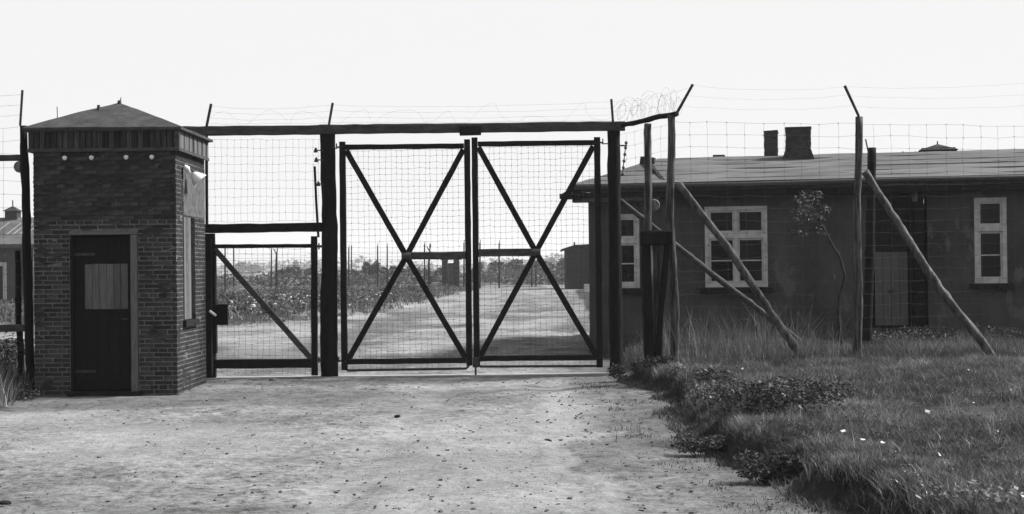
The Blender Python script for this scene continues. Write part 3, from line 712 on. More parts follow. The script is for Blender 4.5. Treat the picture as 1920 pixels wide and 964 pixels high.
# round discs
def disc(px, py, Y, r, lab):
    c_ = P(px, py, Y); o = MB().tube([c_+Vector((0, -.02, 0)), c_+Vector((0, -.01, 0)), c_+Vector((0, .02, 0))], [r*.9, r, r], 24)
    o.tube([c_+Vector((0, -.035, 0)), c_+Vector((0, -.02, 0))], [r*.3, r*.34], 12)
    o.tube([c_+Vector((0, .02, 0)), c_+Vector((r*.6, .10, 0))], .012, 6)
    return o.build('round_plate', 'disc', None, False, label=lab, cat='round plate', group='round plates fixed to fence posts')
disc(1226, 385, 21.40, .088, 'mottled grey round plate half hidden behind the crooked log post')
disc(37, 313, 20.42, .082, 'mottled grey round plate on the fence post left of the guardhouse')

# ------------------------------------------------------------------ fence at the left
fl = empty('wire_fence', (P(50, 720, 20.3).x, 20.3, 0), 'barbed wire fence section with two rails left of the guardhouse', 'fence')
fpost(44, 236, 58, 20.35, .062, 'post_wood', fl, bend=.008)
fpost(33, 470, 38, 21.0, .045, 'post_wood', fl, bend=.02)
MB().tube([P(38, 236, 20.3), P(42, 169, 20.2)], .016, 6, wob=.2).build('wire_bracket', 'iron', fl)
MB().timber(P(-200, 297, 20.45), P(47, 296, 20.45), .08, .085, .004).build('rail', 'beam_wood', fl)
MB().timber(P(-200, 618, 20.45), P(50, 615, 20.45), .06, .10, .004).build('rail', 'beam_wood', fl)
x0_ = P(-200, 600, 20.5).x; x1_ = P(46, 600, 20.5).x
bay((x0_, 20.42), (x1_, 20.42), 3.7, 3.7, 7, 19, r=.0018, jit=.022, barb=.014).build('wire_strands', 'wire', fl, kind='stuff')
cw = MB()
for k in range(3): barbed(cw, sag(P(-200, 178+k*20, 20.25), P(41-k, 178+k*19, 20.25), .03, 8, .006), .0016, .014, .2)
cw.build('barbed_wire', 'wire', fl, kind='stuff')

# ------------------------------------------------------------------ barracks at the right
W0 = Vector((1.50, 28.62, 0)); W1 = Vector(((1870-960)*27.05/FPX, 27.05, 0)); u = (W1-W0).normalized(); nrm = Vector((-u.y, u.x, 0))
LEN, DEP = 13.5, 8.0
def onW(px, py, off=0.0):
    """wall coordinates (along, up) of a measured point; off = distance in front of the wall"""
    d = ray(px, py); o_ = Vector((0, 0, EYE)); b0 = W0-nrm*off
    t = (b0-o_).dot(nrm)/d.dot(nrm); q = o_+d*t; return (q-W0).dot(u), q.z
def WP(a_, z_, off=0.0): return W0+u*a_-nrm*off+Vector((0, 0, z_))
RW = Matrix((tuple(u), tuple(nrm), (0, 0, 1))).transposed()
ba = empty('barracks', (W0.x, W0.y, 0), 'long low dark barracks with felt roof, white framed windows and two chimneys', 'barracks')
def wb(mb, a0, a1, z0_, z1_, o0, o1, jit=0.0):
    """box in wall coordinates, o = distance out of the wall towards the camera"""
    c_ = WP((a0+a1)/2, (z0_+z1_)/2, (o0+o1)/2); return mb.box(c_, (a1-a0, abs(o1-o0), z1_-z0_), RW, jit)
wins = [(1150, 1200, 402, 540, 1), (1321, 1440, 388, 538, 2), (1826, 1889, 371, 531, 1)]
holes = []
for a_, b_, t_, bt, k in wins:
    h0, zt_ = onW(a_, t_); h1, zb2 = onW(b_, bt); holes.append((h0, h1, zb2, zt_))
d0, dzt = onW(1628, 352); d1, _ = onW(1738, 352); dz0 = .22
EZ = onW(1275, 362)[1]
WALLZ = 3.12
wl = MB()
base = -.1
hs = [(a_, b_, c_-base, d_-base) for a_, b_, c_, d_ in holes]+[(d0, d1, dz0-base, 2.98-base)]
wall_holes(wl, W0+Vector((0, 0, base)), u, LEN, WALLZ-base, nrm, hs, .12)
Bk = nrm*DEP
for p, q in ((W0+Bk, W0), (W0+u*LEN, W0+u*LEN+Bk), (W0+u*LEN+Bk, W0+Bk)):
    wl.quad(p+Vector((0, 0, base)), q+Vector((0, 0, base)), q+Vector((0, 0, WALLZ)), p+Vector((0, 0, WALLZ)))
wl.build('wall', 'barrack_wall', ba)
wb(MB(), 0, d0-.05, base, .42, .001, .035).build('plinth', 'barrack_wall', ba); wb(MB(), d1+.05, LEN, base, .42, .001, .035).build('plinth', 'barrack_wall', ba)
# roof
ov = .42; ez = EZ = 3.26; rz = 4.06
e0 = WP(-.28, ez, ov); e1 = WP(LEN+.5, ez, ov); r0 = WP(.95, rz, -4.0); r1 = WP(LEN+.5, rz, -4.0); b0 = WP(-.28, ez, -DEP-ov); b1 = WP(LEN+.5, ez, -DEP-ov)
rf = MB()
def slope(A_, B_, C_, D_, nx, ny):
    def f(s, t):
        q = (A_.lerp(B_, s)).lerp(D_.lerp(C_, s), t); q.z += .03*mnoise.noise(Vector((q.x*.9, q.y*1.3, 5)))*(1 if 0 < t else .4); return q
    for i in range(nx):
        for j in range(ny): rf.quad(f(i/nx, j/ny), f((i+1)/nx, j/ny), f((i+1)/nx, (j+1)/ny), f(i/nx, (j+1)/ny))
slope(e0, e1, r1, r0, 60, 14); slope(b0, e0, r0, r0, 14, 8); slope(r0, r1, b1, b0, 30, 6); rf.quad(e1, b1, r1)
rf.quad(e0-Vector((0, 0, .02)), b0-Vector((0, 0, .02)), b1-Vector((0, 0, .02)), e1-Vector((0, 0, .02)))
roof = rf.build('roof', 'barrack_roof', ba)
for i in range(5):     # felt laps
    t = (i+.7)/5.6; p, q = e0.lerp(r0, t), e1.lerp(r1, t)
    s = MB(); nn = 40
    for j in range(nn):
        f = lambda k: p.lerp(q, k/nn)+Vector((0, 0, .008+.008*mnoise.noise((k*.7, i*3, 0))))
        A_, B_ = f(j), f(j+1); s.quad(A_, B_, B_+Vector((0, .05, -.004)), A_+Vector((0, .05, -.004))); s.quad(A_-Vector((0, 0, .03)), B_-Vector((0, 0, .03)), B_, A_)
    s.build('felt_lap', 'barrack_roof', roof)
fs = MB(); wb(fs, -.28, LEN+.5, ez-.15, ez+.012, ov-.02, ov+.012, .002); fs.build('fascia', 'beam_wood', ba)
fs = MB(); fs.tube([WP(-.3, ez-.05, ov+.07), WP(3, ez-.07, ov+.075), WP(6, ez-.05, ov+.07), WP(LEN, ez-.06, ov+.07)], .05, 8); fs.build('gutter', 'iron', ba, True)
wb(MB(), -.5, LEN+.4, ez-.26, ez-.16, .02, ov-.03).build('soffit', 'sill', ba)
wb(MB(), -.22, -.08, ez-.30, ez-.02, -.3, ov+.03, .01).build('eave_bracket', 'post_wood', ba)
MB().log(WP(-.42, ez-.20, ov), WP(-.10, ez-.10, ov-.2), .06, .05, 6, 8, .01, .4).build('eave_bracket', 'post_wood', ba)
def window(h0, h1, zb2, zt_, cols):
    fw_ = .075; root = MB(); o0, o1 = -.075, .012
    for (p, q, r, s) in ((h0, h0+fw_, zb2, zt_), (h1-fw_, h1, zb2, zt_), (h0+fw_, h1-fw_, zt_-fw_, zt_), (h0+fw_, h1-fw_, zb2, zb2+fw_*1.1)):
        wb(root, p, q, r, s, o0, o1)
    ob = root.build('window', 'white_paint', ba)
    ztr = zb2+(zt_-zb2)*.64; tb = MB(); wb(tb, h0+fw_, h1-fw_, ztr-.055, ztr+.055, o0+.004, o1+.006); tb.build('transom_bar', 'white_paint', ob)
    if cols == 2: cb = MB(); c_ = (h0+h1)/2; wb(cb, c_-.03, c_+.03, zb2+fw_*1.1, ztr-.055, o0+.004, o1+.008); wb(cb, c_-.03, c_+.03, ztr+.055, zt_-fw_, o0+.004, o1+.008); cb.build('mullion', 'white_paint', ob)
    edges = [(h0+fw_, (h0+h1)/2-.03), ((h0+h1)/2+.03, h1-fw_)] if cols == 2 else [(h0+fw_, h1-fw_)]
    for p, q in edges:
        for r, s in ((zb2+fw_*1.1, ztr-.055), (ztr+.055, zt_-fw_)):
            sh = MB(); t_ = .038
            for (a2, b2, c2, d2) in ((p, p+t_, r, s), (q-t_, q, r, s), (p+t_, q-t_, s-t_, s), (p+t_, q-t_, r, r+t_)): wb(sh, a2, b2, c2, d2, -.06, -.02)
            sh.build('sash', 'white_paint', ob)
            wb(MB(), p+t_-.002, q-t_+.002, r+t_-.002, s-t_+.002, -.05, -.043).build('pane', 'glass', ob)
            if s < ztr: wb(MB(), p+t_, q-t_, (r+s)/2-.012, (r+s)/2+.012, -.055, -.03).build('glazing_bar', 'white_paint', ob)
    sb_ = MB(); wb(sb_, h0-.09, h1+.10, zb2-.115, zb2-.012, .01, .14, .008); sb_.build('window_sill', 'sill', ba)
    rv = MB(); wb(rv, h0-.04, h0-.002, zb2, zt_+.04, .002, .02); wb(rv, h1+.002, h1+.04, zb2, zt_+.04, .002, .02); wb(rv, h0-.002, h1+.002, zt_+.002, zt_+.045, .002, .024)
    rv.build('window_surround', 'barrack_wall', ba)
for h_, w_ in zip(holes, wins): window(*h_, w_[4])
# doorway: deep dark porch, grey door at its left
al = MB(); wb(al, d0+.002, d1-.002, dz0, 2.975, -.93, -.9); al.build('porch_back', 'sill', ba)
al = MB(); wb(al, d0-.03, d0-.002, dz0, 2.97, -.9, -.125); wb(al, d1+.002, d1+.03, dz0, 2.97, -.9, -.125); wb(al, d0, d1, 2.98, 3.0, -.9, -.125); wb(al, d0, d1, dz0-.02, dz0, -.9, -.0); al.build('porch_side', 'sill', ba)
q0, _ = onW(1640, 480); q1, qz = onW(1702, 472)
dd = MB()
nn = 4
for i in range(nn):
    w_ = (q1-q0)/nn; wb(dd, q0+w_*i+.004, q0+w_*(i+1)-.004, dz0+.3, qz, -.14, -.10, .001)
dob = dd.build('door', gray_noise('grey barracks door', .08, .115, 4, (4, 4, .5), .9, .1, .3), ba)
wb(MB(), q0, q1, qz+.003, 2.97, -.16, -.12).build('door_panel', 'sill', dob)
wb(MB(), q0+.24, q0+.33, onW(1665, 547)[1]-.03, onW(1665, 547)[1]+.03, -.10, -.06).build('handle', 'iron', dob)
wb(MB(), q0-.04, q1+.6, base, dz0+.06, 0.02, .55, .01).build('doorstep', 'sill', ba)
pp = onW(1719, 400); MB().timber(WP(pp[0], base, .12), WP(pp[0], 3.0, .12), .2, .2, .008).build('porch_post', 'post_wood', ba)
k = onW(1713, 366); wb(MB(), k[0]-.05, k[0]+.05, k[1]-.13, k[1]+.13, .24, .27, .006).build('peg_board', 'log_wood', ba)
# cross wing at the left: valley flashing, lower eave and corner pilaster
MB().timber(P(1213, 304, 31.2), P(1249, 349, 28.05), .08, .12, .012).build('valley_board', 'sill', ba)
MB().box(P(1214, 302, 31.4), (.30, .3, .16), RW, .02).build('valley_cap', 'chimney', ba)
aw = onW(1243, 400)[0]; aw2 = onW(1256, 400)[0]
wb(MB(), -.25, aw-.02, ez-.33, ez-.151, .10, ov-.04, .004).build('wing_soffit', 'beam_wood', ba)
wb(MB(), aw, aw2, base, ez-.27, .002, .07, .004).build('pilaster', gray_noise('pale rendered pilaster', .05, .08, 4, rough=.95, spec=.05), ba)
# chimneys, vent lantern and hatch on the roof
def chimney(px0, px1, pyt, pyb, Y, flare):
    p, q = P(px0, pyb, Y), P(px1, pyb, Y); t_ = P(px0, pyt, Y).z; cx = (p.x+q.x)/2; w_ = q.x-p.x; ch = MB(); courses = int((t_-p.z+.5)/.075)
    for i in range(courses):
        zc = t_-.075*(i+.5); ch.box((cx+random.uniform(-.004, .004), Y+.25, zc), (w_, .5, .073), RW, .006)
    o = ch.build('chimney', 'chimney', ba)
    if flare:
        fl_ = MB(); z1_ = p.z+.0; k = .09
        c_ = Vector((cx, Y+.25, 0)); R4 = [(-w_/2, -.25), (w_/2, -.25), (w_/2, .25), (-w_/2, .25)]
        top = [c_+RW @ Vector((a2*1.01, b2*1.02, 0))+Vector((0, 0, z1_+.22)) for a2, b2 in R4]; bot = [c_+RW @ Vector((a2*1.0+(k if a2 > 0 else -k), b2+(k if b2 > 0 else -k), 0))+Vector((0, 0, z1_-.05)) for a2, b2 in R4]
        for i in range(4): fl_.quad(bot[i], bot[(i+1) % 4], top[(i+1) % 4], top[i])
        fl_.build('flashing', 'chimney', o)
    cap = MB(); cap.box((cx, Y+.25, t_+.012), (w_+.02, .52, .035), RW, .008); cap.build('chimney_cap', 'chimney', o)
chimney(1478, 1525, 240, 300, 31.0, True); chimney(1437, 1462, 247, 292, 34.0, False)
v0, v1 = P(1735, 289, 32.2), P(1796, 288, 32.2); vt = P(1760, 281, 32.2).z; va = P(1766, 270, 32.5).z
vn = MB(); vn.box(((v0.x+v1.x)/2, 32.5, (v0.z+vt)/2-.05), (v1.x-v0.x, .6, vt-v0.z+.2), RW); vent = vn.build('roof_vent', 'chimney', ba)
vr_ = MB(); cx = (v0.x+v1.x)/2; hw = (v1.x-v0.x)/2+.06
cs = [Vector((cx, 32.5, vt))+RW @ Vector(q) for q in ((-hw, -.4, 0), (hw, -.4, 0), (hw, .4, 0), (-hw, .4, 0))]; apx = Vector((cx, 32.5, va))
for i in range(4): vr_.quad(cs[i], cs[(i+1) % 4], apx)
vr_.quad(*reversed(cs)); vr_.tube([apx-Vector((0, 0, .03)), apx+Vector((0, 0, .06))], .015, 6); vr_.build('vent_roof', 'chimney', vent)
h_ = P(1351, 295, 32.3); MB().box((h_.x, 32.5, h_.z), (.26, .3, .11), RW, .01).build('roof_hatch', 'chimney', ba)
for px in (1693, 1717, 1812): MB().tube([P(px, 292, 32.4), P(px, 284, 32.4)], .014, 6).build('roof_pin', 'iron', ba)
MB().box(P(1100, 540, 28.5), (.10, .12, .15), None, .004).build('tap_box', 'porcelain', ba)
# free-standing post behind the fence near the porch
op = empty('old_post', (P(1627, 655, 24.0).x, 24.0, .2), 'thick dark post with a thin rod, just behind the pale split log post', 'post')
zb3 = gh(op.location.x, 24.0)-.1
MB().log((P(1625, 655, 24).x, 24.0, zb3), P(1635, 277, 24.0), .085, .068, 24, 12, .03, .2).build('shaft', 'post_wood', op, True)
MB().tube([P(1629, 290, 23.95), P(1623, 261, 23.9)], .012, 6).build('rod', 'iron', op)

# ------------------------------------------------------------------ sapling in front of the barracks
YS = 23.4
spx = [(1580, 668), (1572, 600), (1573, 560), (1584, 520), (1576, 485), (1558, 455), (1545, 430), (1528, 405), (1510, 378)]
tr_ = empty('sapling', P(1580, 668, YS), 'thin crooked young tree with a few leaves before the barracks wall', 'young tree')
stem = [P(x, y, YS) for x, y in spx]; stem[0].z = gh(stem[0].x, YS)-.03
MB().tube(stem, [.032, .028, .026, .025, .023, .02, .017, .013, .008], 8, wob=.25).build('trunk', 'trunk', tr_, True)
br = MB()
for pts in ([(1545, 430), (1520, 432), (1495, 436)], [(1528, 405), (1505, 410), (1490, 405)], [(1535, 415), (1540, 390), (1535, 365)], [(1572, 560), (1566, 530), (1564, 515)]):
    br.tube([P(x, y, YS+random.uniform(-.08, .08)) for x, y in pts], [.009, .006, .004], 6, wob=.2)
br.build('branch', 'trunk', tr_, True)
cl = [(1508, 388, .2), (1494, 402, .14), (1532, 370, .15), (1510, 434, .10), (1540, 434, .09), (1488, 436, .07), (1524, 404, .18), (1492, 374, .1), (1548, 392, .1), (1515, 362, .1), (1552, 440, .06), (1500, 418, .08), (1538, 412, .1)]
leafcloud('crown', [P(x, y, YS) for x, y, r in cl], [(r*.8, r*.8, r*.75) for x, y, r in cl], 620, .034, 'weed', tr_, .5)
leafcloud('crown', [P(x, y, YS-.1) for x, y in ((1522, 372), (1540, 430), (1505, 438), (1508, 365))], [(.09, .09, .08)]*4, 45, .04, 'pale_weed', tr_, .35)

# ------------------------------------------------------------------ grass
def sample(x0, x1, y0, y1, n_, fn):
    X = RNG.uniform(x0, x1, n_); Y = RNG.uniform(y0, y1, n_); sb, sf, sg, h = fields(X, Y); k = fn(X, Y, sb, sf, sg)
    return X[k], Y[k], h[k]
def vis(X, Y): return np.abs(X) < Y*.37+.4
def grassset(name, x0, x1, y0, y1, n_, fn, h0, h1, w, lean, tb=.45, lab=None):
    X, Y, Z = sample(x0, x1, y0, y1, n_, lambda *a: fn(*a) & vis(a[0], a[1]))
    patch = vnoise(X, Y, .9, 21); p2 = vnoise(X, Y, 3.1, 22)
    hg = RNG.uniform(h0, h1, len(X))*(.5+.6*patch+.45*p2)
    p3 = vnoise(X, Y, 9, 23); tone = np.clip(tb+.45*(patch-.5)+.45*(p2-.5)+.35*(p3-.5)+RNG.normal(0, .2, len(X)), 0, 1)
    o = blades(name, X, Y, Z, hg, w*RNG.uniform(.6, 1.3, len(X)), RNG.uniform(.1, lean, len(X)), tone); o['kind'] = 'stuff'
    tag(o, lab, 'grass'); return o
grassset('bank_grass', .9, 9, 7.6, 15.5, 330000, lambda X, Y, sb, sf, sg: sb > .2, .02, .075, .006, 1.5, .46, 'short rough grass covering the near part of the bank')
grassset('bank_grass', 1.0, 10, 15.5, 22.5, 150000, lambda X, Y, sb, sf, sg: sb > .18, .04, .12, .009, 1.2, .46, 'rough grass around the foot of the fence posts')
grassset('tall_grass', 1.2, 11, 21.0, 28.3, 80000, lambda X, Y, sb, sf, sg: sb > .25, .06, .22, .011, .6, .36, 'long grass between the fence and the barracks wall')
grassset('grass_stalks', 2.2, 4.6, 20.3, 25.5, 900, lambda X, Y, sb, sf, sg: sb > .3, .35, .80, .006, .8, .55, 'pale tall grass stalks behind the corner post')
grassset('bank_edge_grass', .9, 8, 7.6, 22, 90000, lambda X, Y, sb, sf, sg: (sb > .16) & (sb < .42), .04, .10, .007, 1.6, .46, 'tufted grass overhanging the lip of the bank')
n_t = 260; tx, ty, tz = sample(1, 9, 7.8, 22, n_t*6, lambda X, Y, sb, sf, sg: (sb > .12) & vis(X, Y))
k_ = RNG.integers(0, len(tx), 15000); rr_ = np.abs(RNG.normal(0, .045, 15000)); aa_ = RNG.uniform(0, 6.28, 15000)
tl = RNG.uniform(.6, 1.6, len(tx))[k_]
tf = blades('grass_tufts', tx[k_]+rr_*np.cos(aa_), ty[k_]+rr_*np.sin(aa_), tz[k_], RNG.uniform(.05, .13, 15000)*tl, RNG.uniform(.004, .009, 15000), RNG.uniform(.2, 1.2, 15000), np.clip(RNG.uniform(.2, .9, len(tx))[k_]+RNG.normal(0, .12, 15000), 0, 1))
tag(tf, 'longer coarse tufts standing out of the short bank grass', 'grass', None, 'stuff')
grassset('bank_face_weeds', .9, 8, 7.6, 22, 150000, lambda X, Y, sb, sf, sg: (sb > -.12) & (sb < .24) & (vnoise(X, Y, 5, 77) > .22), .015, .06, .010, 1.6, .12, 'short weeds on the steep face of the bank, shade painted into their tone')  # low blade tone puts the shade of the bank face into the colour
grassset('verge_grass', -9, -6.3, 17, 33, 16000, lambda X, Y, sb, sf, sg: sg > .0, .08, .35, .012, .7, .34, 'overgrown grass left of the guardhouse')
grassset('road_edge_weeds', .5, 6, 9, 21.5, 26000, lambda X, Y, sb, sf, sg: (sb < .1) & (sb > -.75) & (vnoise(X, Y, 2.6, 31) > .64), .01, .035, .008, 1.2, .35, 'tiny weeds creeping onto the gravel beside the bank')
grassset('field_grass', -22, 4, 44, 150, 70000, lambda X, Y, sb, sf, sg: sf > .1, .06, .20, .05, 1.2, .40, 'wide weedy field beyond the gate')
grassset('field_grass', -55, -15, 40, 120, 15000, lambda X, Y, sb, sf, sg: sf > .2, .06, .22, .06, 1.2, .40, 'weedy field seen left of the guardhouse')
Xc, Yc, Zc = sample(1, 9, 7.6, 22, 5200, lambda X, Y, sb, sf, sg: (sb > .2) & vis(X, Y) & (vnoise(X, Y, 1.7, 51) > .45))
gc = leafcloud('clover', np.stack([Xc, Yc, Zc+.045], -1), np.tile([.05, .05, .03], (len(Xc), 1)), 42000, .011, 'weed', None, .55); tag(gc, None, None, None, 'stuff')
# loose stones on the road
st_ = MB()
for i in range(5200):
    Y = 9.2+ (22.3-9.2)*random.random()**1.3; X = random.uniform(-.36*Y, .30*Y) if i % 3 else random.gauss(1.1+.0*Y, .7)
    s_ = .003+.020*random.random()**6
    st_.box((X, Y, s_*.15), (s_*random.uniform(.8, 1.8), s_*random.uniform(.8, 1.6), s_*.7), Matrix.Rotation(random.uniform(0, 3), 3, 'Z'), s_*.22)
sbs = poly_sd(np.array([v[0] for v in st_.v[::8]]), np.array([v[1] for v in st_.v[::8]]), BANK)
keep = MB()
for i, s_ in enumerate(sbs):
    if s_ < -.1:
        k0 = len(keep.v); keep.v += [(v[0], v[1], v[2]+.0) for v in st_.v[i*8:i*8+8]]
        for f in st_.f[i*6:i*6+6]: keep.f.append(tuple(q-i*8+k0 for q in f))
hh = fields(np.array([v[0] for v in keep.v]), np.array([v[1] for v in keep.v]))[3]
keep.v = [(v[0], v[1], v[2]+float(h)) for v, h in zip(keep.v, hh)]
keep.build('gravel', 'stone', None, kind='stuff')
def rock(px, py, r, lab, mat='stone'):
    c_ = G(px, py); z_ = gh(c_.x, c_.y); mb = MB(); import bmesh
    bm = bmesh.new(); bmesh.ops.create_icosphere(bm, subdivisions=2, radius=r)
    for v in bm.verts: v.co *= 1+.3*mnoise.noise(v.co*18/ (r*20)+Vector((px, 0, 0))); v.co.z *= .55; v.co.x *= 1.3
    me = bpy.data.meshes.new('stone'); bm.to_mesh(me); bm.free(); me.materials.append(M[mat]); o = bpy.data.objects.new('stone', me)
    o.location = (c_.x, c_.y, z_+r*.2); sc.collection.objects.link(o); tag(o, lab, 'stone', 'stones lying on the gravel'); return o
rock(513, 714, .055, 'grey brick-sized stone at the foot of the wicket gate')
rock(8, 950, .04, 'dark stone at the near left edge of the road', 'sill')
rock(1026, 831, .035, 'dark flat stone in the right wheel track', 'sill')
rock(1478, 878, .04, 'small dark stone close to the lip of the bank', 'sill')
rock(745, 782, .03, 'small dark stone on the road before the left gate leaf', 'sill')

# ------------------------------------------------------------------ weeds and leaves
def weed(px, py, Y, w, h, n_, lab, mat='weed', tone=.45, size=.022, k=9):
    q_ = G(px, py, .28 if px > 1290 else 0); Y = q_.y if Y < 18 else Y; c_ = P(px, py, Y); z_ = gh(c_.x, Y); root = empty('weed_clump', (c_.x, Y, z_), lab, 'weeds', 'weed clumps on the bank')
    cs = [(c_.x+random.uniform(-w, w)*.5, Y+random.uniform(-.3, .3)*min(w, .8), z_+random.uniform(.25, .75)*h) for _ in range(k)]
    leafcloud('leaves', cs, [(w*.2+.05, w*.16+.05, h*.3)]*k, n_, size, mat, root, tone)
    s_ = MB()
    for q in cs: s_.tube([(q[0]*.5+c_.x*.5, q[1], z_-.02), q], [.005, .002], 4)
    s_.build('stalks', 'trunk', root, kind='stuff'); return root
weed(1400, 772, 15.9, 1.25, .42, 5200, 'broad dark weed clump in the middle of the bank left side')
weed(1500, 752, 16.6, .8, .3, 2000, 'low dark weeds spreading right of the broad clump', tone=.4)
weed(1335, 725, 17.2, .45, .26, 1100, 'grey green weeds near the bank corner behind the prop', tone=.55)
weed(1440, 835, 12.3, .38, .26, 2200, 'dense tuft of weeds hanging over the bank corner', tone=.4, size=.02)
weed(1322, 792, 13.9, .40, .2, 1500, 'small weeds on the bank edge below the broad clump', tone=.35, size=.02)
weed(1270, 735, 16.9, .16, .22, 350, 'pale flowering weed at the bank corner beside the road', 'pale_weed', .45, .02)
weed(1835, 935, 10.15, .45, .14, 420, 'pale leafy weeds at the near right corner of the bank', 'pale_weed', .5, .022)
weed(1770, 950, 9.9, .14, .12, 140, 'single pale weed on the near lip of the bank', 'pale_weed', .5, .02)
weed(1175, 712, 21.3, .42, .30, 1100, 'dark weeds around the foot of the right gate post', tone=.25)
weed(1238, 722, 20.3, .38, .22, 1000, 'black weeds at the foot of the timber prop', tone=.2)
weed(1700, 655, 24.6, 1.5, .42, 2200, 'low spreading weeds before the porch', tone=.5, k=14)
weed(1860, 640, 24.8, .9, .45, 1400, 'dark weeds under the narrow window', tone=.4, k=10)
weed(1470, 600, 27.6, 1.6, .50, 1600, 'dark weeds along the barracks wall behind the long brace', tone=.25, k=12)
weed(30, 740, 19.3, .5, .22, 900, 'dark weeds at the foot of the fence left of the guardhouse', tone=.3)
weed(20, 680, 20.9, .7, .8, 1500, 'tall weeds behind the left fence rail', tone=.35)
lv = bpy.data.meshes.new('fallen_leaf')
lv.from_pydata([(-.03, 0, .004), (-.012, -.018, .012), (.018, -.014, .006), (.034, .002, .016), (.012, .018, .010), (-.014, .016, .02)], [], [(0, 1, 5), (1, 2, 4), (1, 4, 5), (2, 3, 4)])
lv.materials.append(M['flower'])
for px, py, s_, lb_ in ((1820, 754, 1.5, 'largest white leaf, in the grass right of the pale split post'), (1740, 770, 1.2, 'white leaf left of the largest one in the bank grass'), (1516, 767, 1, 'white leaf at the right end of the dark weed clump'), (1581, 811, 1.1, 'small pale leaf alone in the middle of the bank'), (1492, 822, 1.1, 'upright pale leaf behind the overhanging bank corner tuft'), (1758, 856, 1.1, 'upper leaf of a close pair in the near bank grass'), (1766, 870, 0.9, 'lower leaf of a close pair in the near bank grass'), (1676, 889, 1.0, 'pale leaf at the lip above the dark bank face'), (1618, 826, 1.0, 'left leaf of two side by side in mid bank grass'), (1654, 826, 0.8, 'right leaf of two side by side in mid bank grass'), (1868, 802, 0.8, 'pale leaf near the right edge, below the largest leaf'), (1392, 688, 0.9, 'white leaf in grass just above the dark weed clump'), (1545, 667, 1, 'white leaf beside the foot of the long front brace'), (1897, 741, 0.8, 'tiny white leaf at the right edge of the bank grass'), (1815, 694, 0.7, 'tiny pale leaf below the foot of the right hand brace'), (1332, 738, 0.7, 'tiny pale leaf at the left side of the dark weed clump')):
    c_ = G(px, py, .33); o = bpy.data.objects.new('fallen_leaf', lv); o.location = (c_.x, c_.y, gh(c_.x, c_.y)+.085)
    o.rotation_euler = (random.uniform(-.6, .9), random.uniform(-.5, .5), random.uniform(0, 6)); o.scale = (s_, s_, s_)
    sc.collection.objects.link(o); tag(o, lb_, 'leaf', 'white leaves scattered over the bank grass')
# white flowers in the field: nobody could count them
n_ = 420; X = RNG.uniform(-14, -1.5, n_); Y = RNG.uniform(50, 88, n_); kf = (fields(X, Y)[1] > 1.5) & (vnoise(X, Y, .5, 41) > .45); X, Y = X[kf], Y[kf]
fm = MB()
for x, y in zip(X, Y):
    s_ = random.uniform(.03, .10); fm.box((x, y, .30+random.uniform(-.1, .15)), (s_*1.6, s_, s_*.7), Matrix.Rotation(random.uniform(0, 3), 3, 'Z'), s_*.3)
fm.build('field_flowers', 'flower', None, kind='stuff')

# ------------------------------------------------------------------ far background
def far_post(px, pt, pb, lab, r=.07, Y=None, lean=0):
    g_ = G(px, pb); Y = Y or g_.y; t_ = P(px+lean, pt, Y)
    root = empty('fence_post', (g_.x*Y/g_.y, Y, 0), lab, 'post', 'far fence posts in the field')
    MB().tube([(root.location.x, Y, -.1), (root.location.x*.5+t_.x*.5, Y, t_.z*.5), t_], [r*1.1, r, r*.85], 6, wob=.2).build('shaft', 'far_wood', root)
    MB().tube([t_, t_+Vector((.06, -.1, .25))], .03, 5).build('bracket', 'iron', root); return root
fp = [(422, 465, 545, 'far post seen at the left edge of the wicket'), (438, 464, 540, 'second far post from the left seen in the wicket'), (509, 467, 540, 'far post left of the forked dead tree'),
      (654, 464, 540, 'far post nearest the left stile of the double gate'), (659, 462, 535, 'thin far post right beside the left stile of the double gate'), (708, 461, 540, 'thick far post before the bushes in the left leaf'), (726, 461, 540, 'thin far post right of the thick one in the left leaf'),
      (796, 458, 541, 'straight far post beside the broken one'), (870, 455, 540, 'far post just left of the gate centre'), (900, 455, 541, 'far post just right of the gate centre'), (936, 456, 540, 'far post alone in the right leaf'),
      (997, 500, 538, 'short far post under the crossing of the right leaf'), (1005, 497, 536, 'second short far post under the crossing of the right leaf')]
for q in fp: far_post(*q)
for rr in range(1):
    wf = MB()
    for z_ in (.4, .8, 1.2, 1.6, 2.0, 2.4, 2.8, 3.2): wf.tube([(-28, 122, z_), (-14, 122, z_), (0, 122, z_), (5, 122, z_)], .010, 3, False)
    wf.build('far_wire', 'wire', None, kind='stuff')
def dead_tree(px, pt, pb, lab, arms):
    g_ = G(px, pb); Y = g_.y; root = empty('dead_tree', (g_.x, Y, 0), lab, 'tree')
    MB().tube([(g_.x, Y, -.1), P(px-1, (pt+pb)/2, Y), P(px, pt+14, Y)], [.14, .11, .08], 7, wob=.3).build('trunk', 'far_wood', root)
    for a_ in arms: MB().tube([P(x, y, Y) for x, y in a_], [.07, .03], 5).build('branch', 'far_wood', root)
dead_tree(519, 462, 542, 'forked bare dead tree seen through the wicket', [[(519, 477), (512, 466)], [(519, 476), (521, 462)]])
dead_tree(805, 458, 540, 'broken bare post-like tree with split crown behind the left leaf', [[(805, 471), (808, 457)], [(805, 470), (800, 462)], [(805, 471), (814, 478)], [(806, 466), (806, 456)]])
ht = empty('watch_hut', (G(848, 536).x, 138, 0), 'small dark wooden hut far behind the gate centre', 'hut')
hx = G(848, 536).x*138/G(848, 536).y; hx = P(848, 500, 138).x
for dx in (-.65, .45): MB().box2((hx+dx-.30, 137.4, -.1), (hx+dx+.22, 138.4, 2.6)).build('side_wall', 'far_wood', ht)
MB().box2((hx-.4, 138.1, -.1), (hx+.3, 138.3, 2.3)).build('back_wall', 'far_roof', ht)
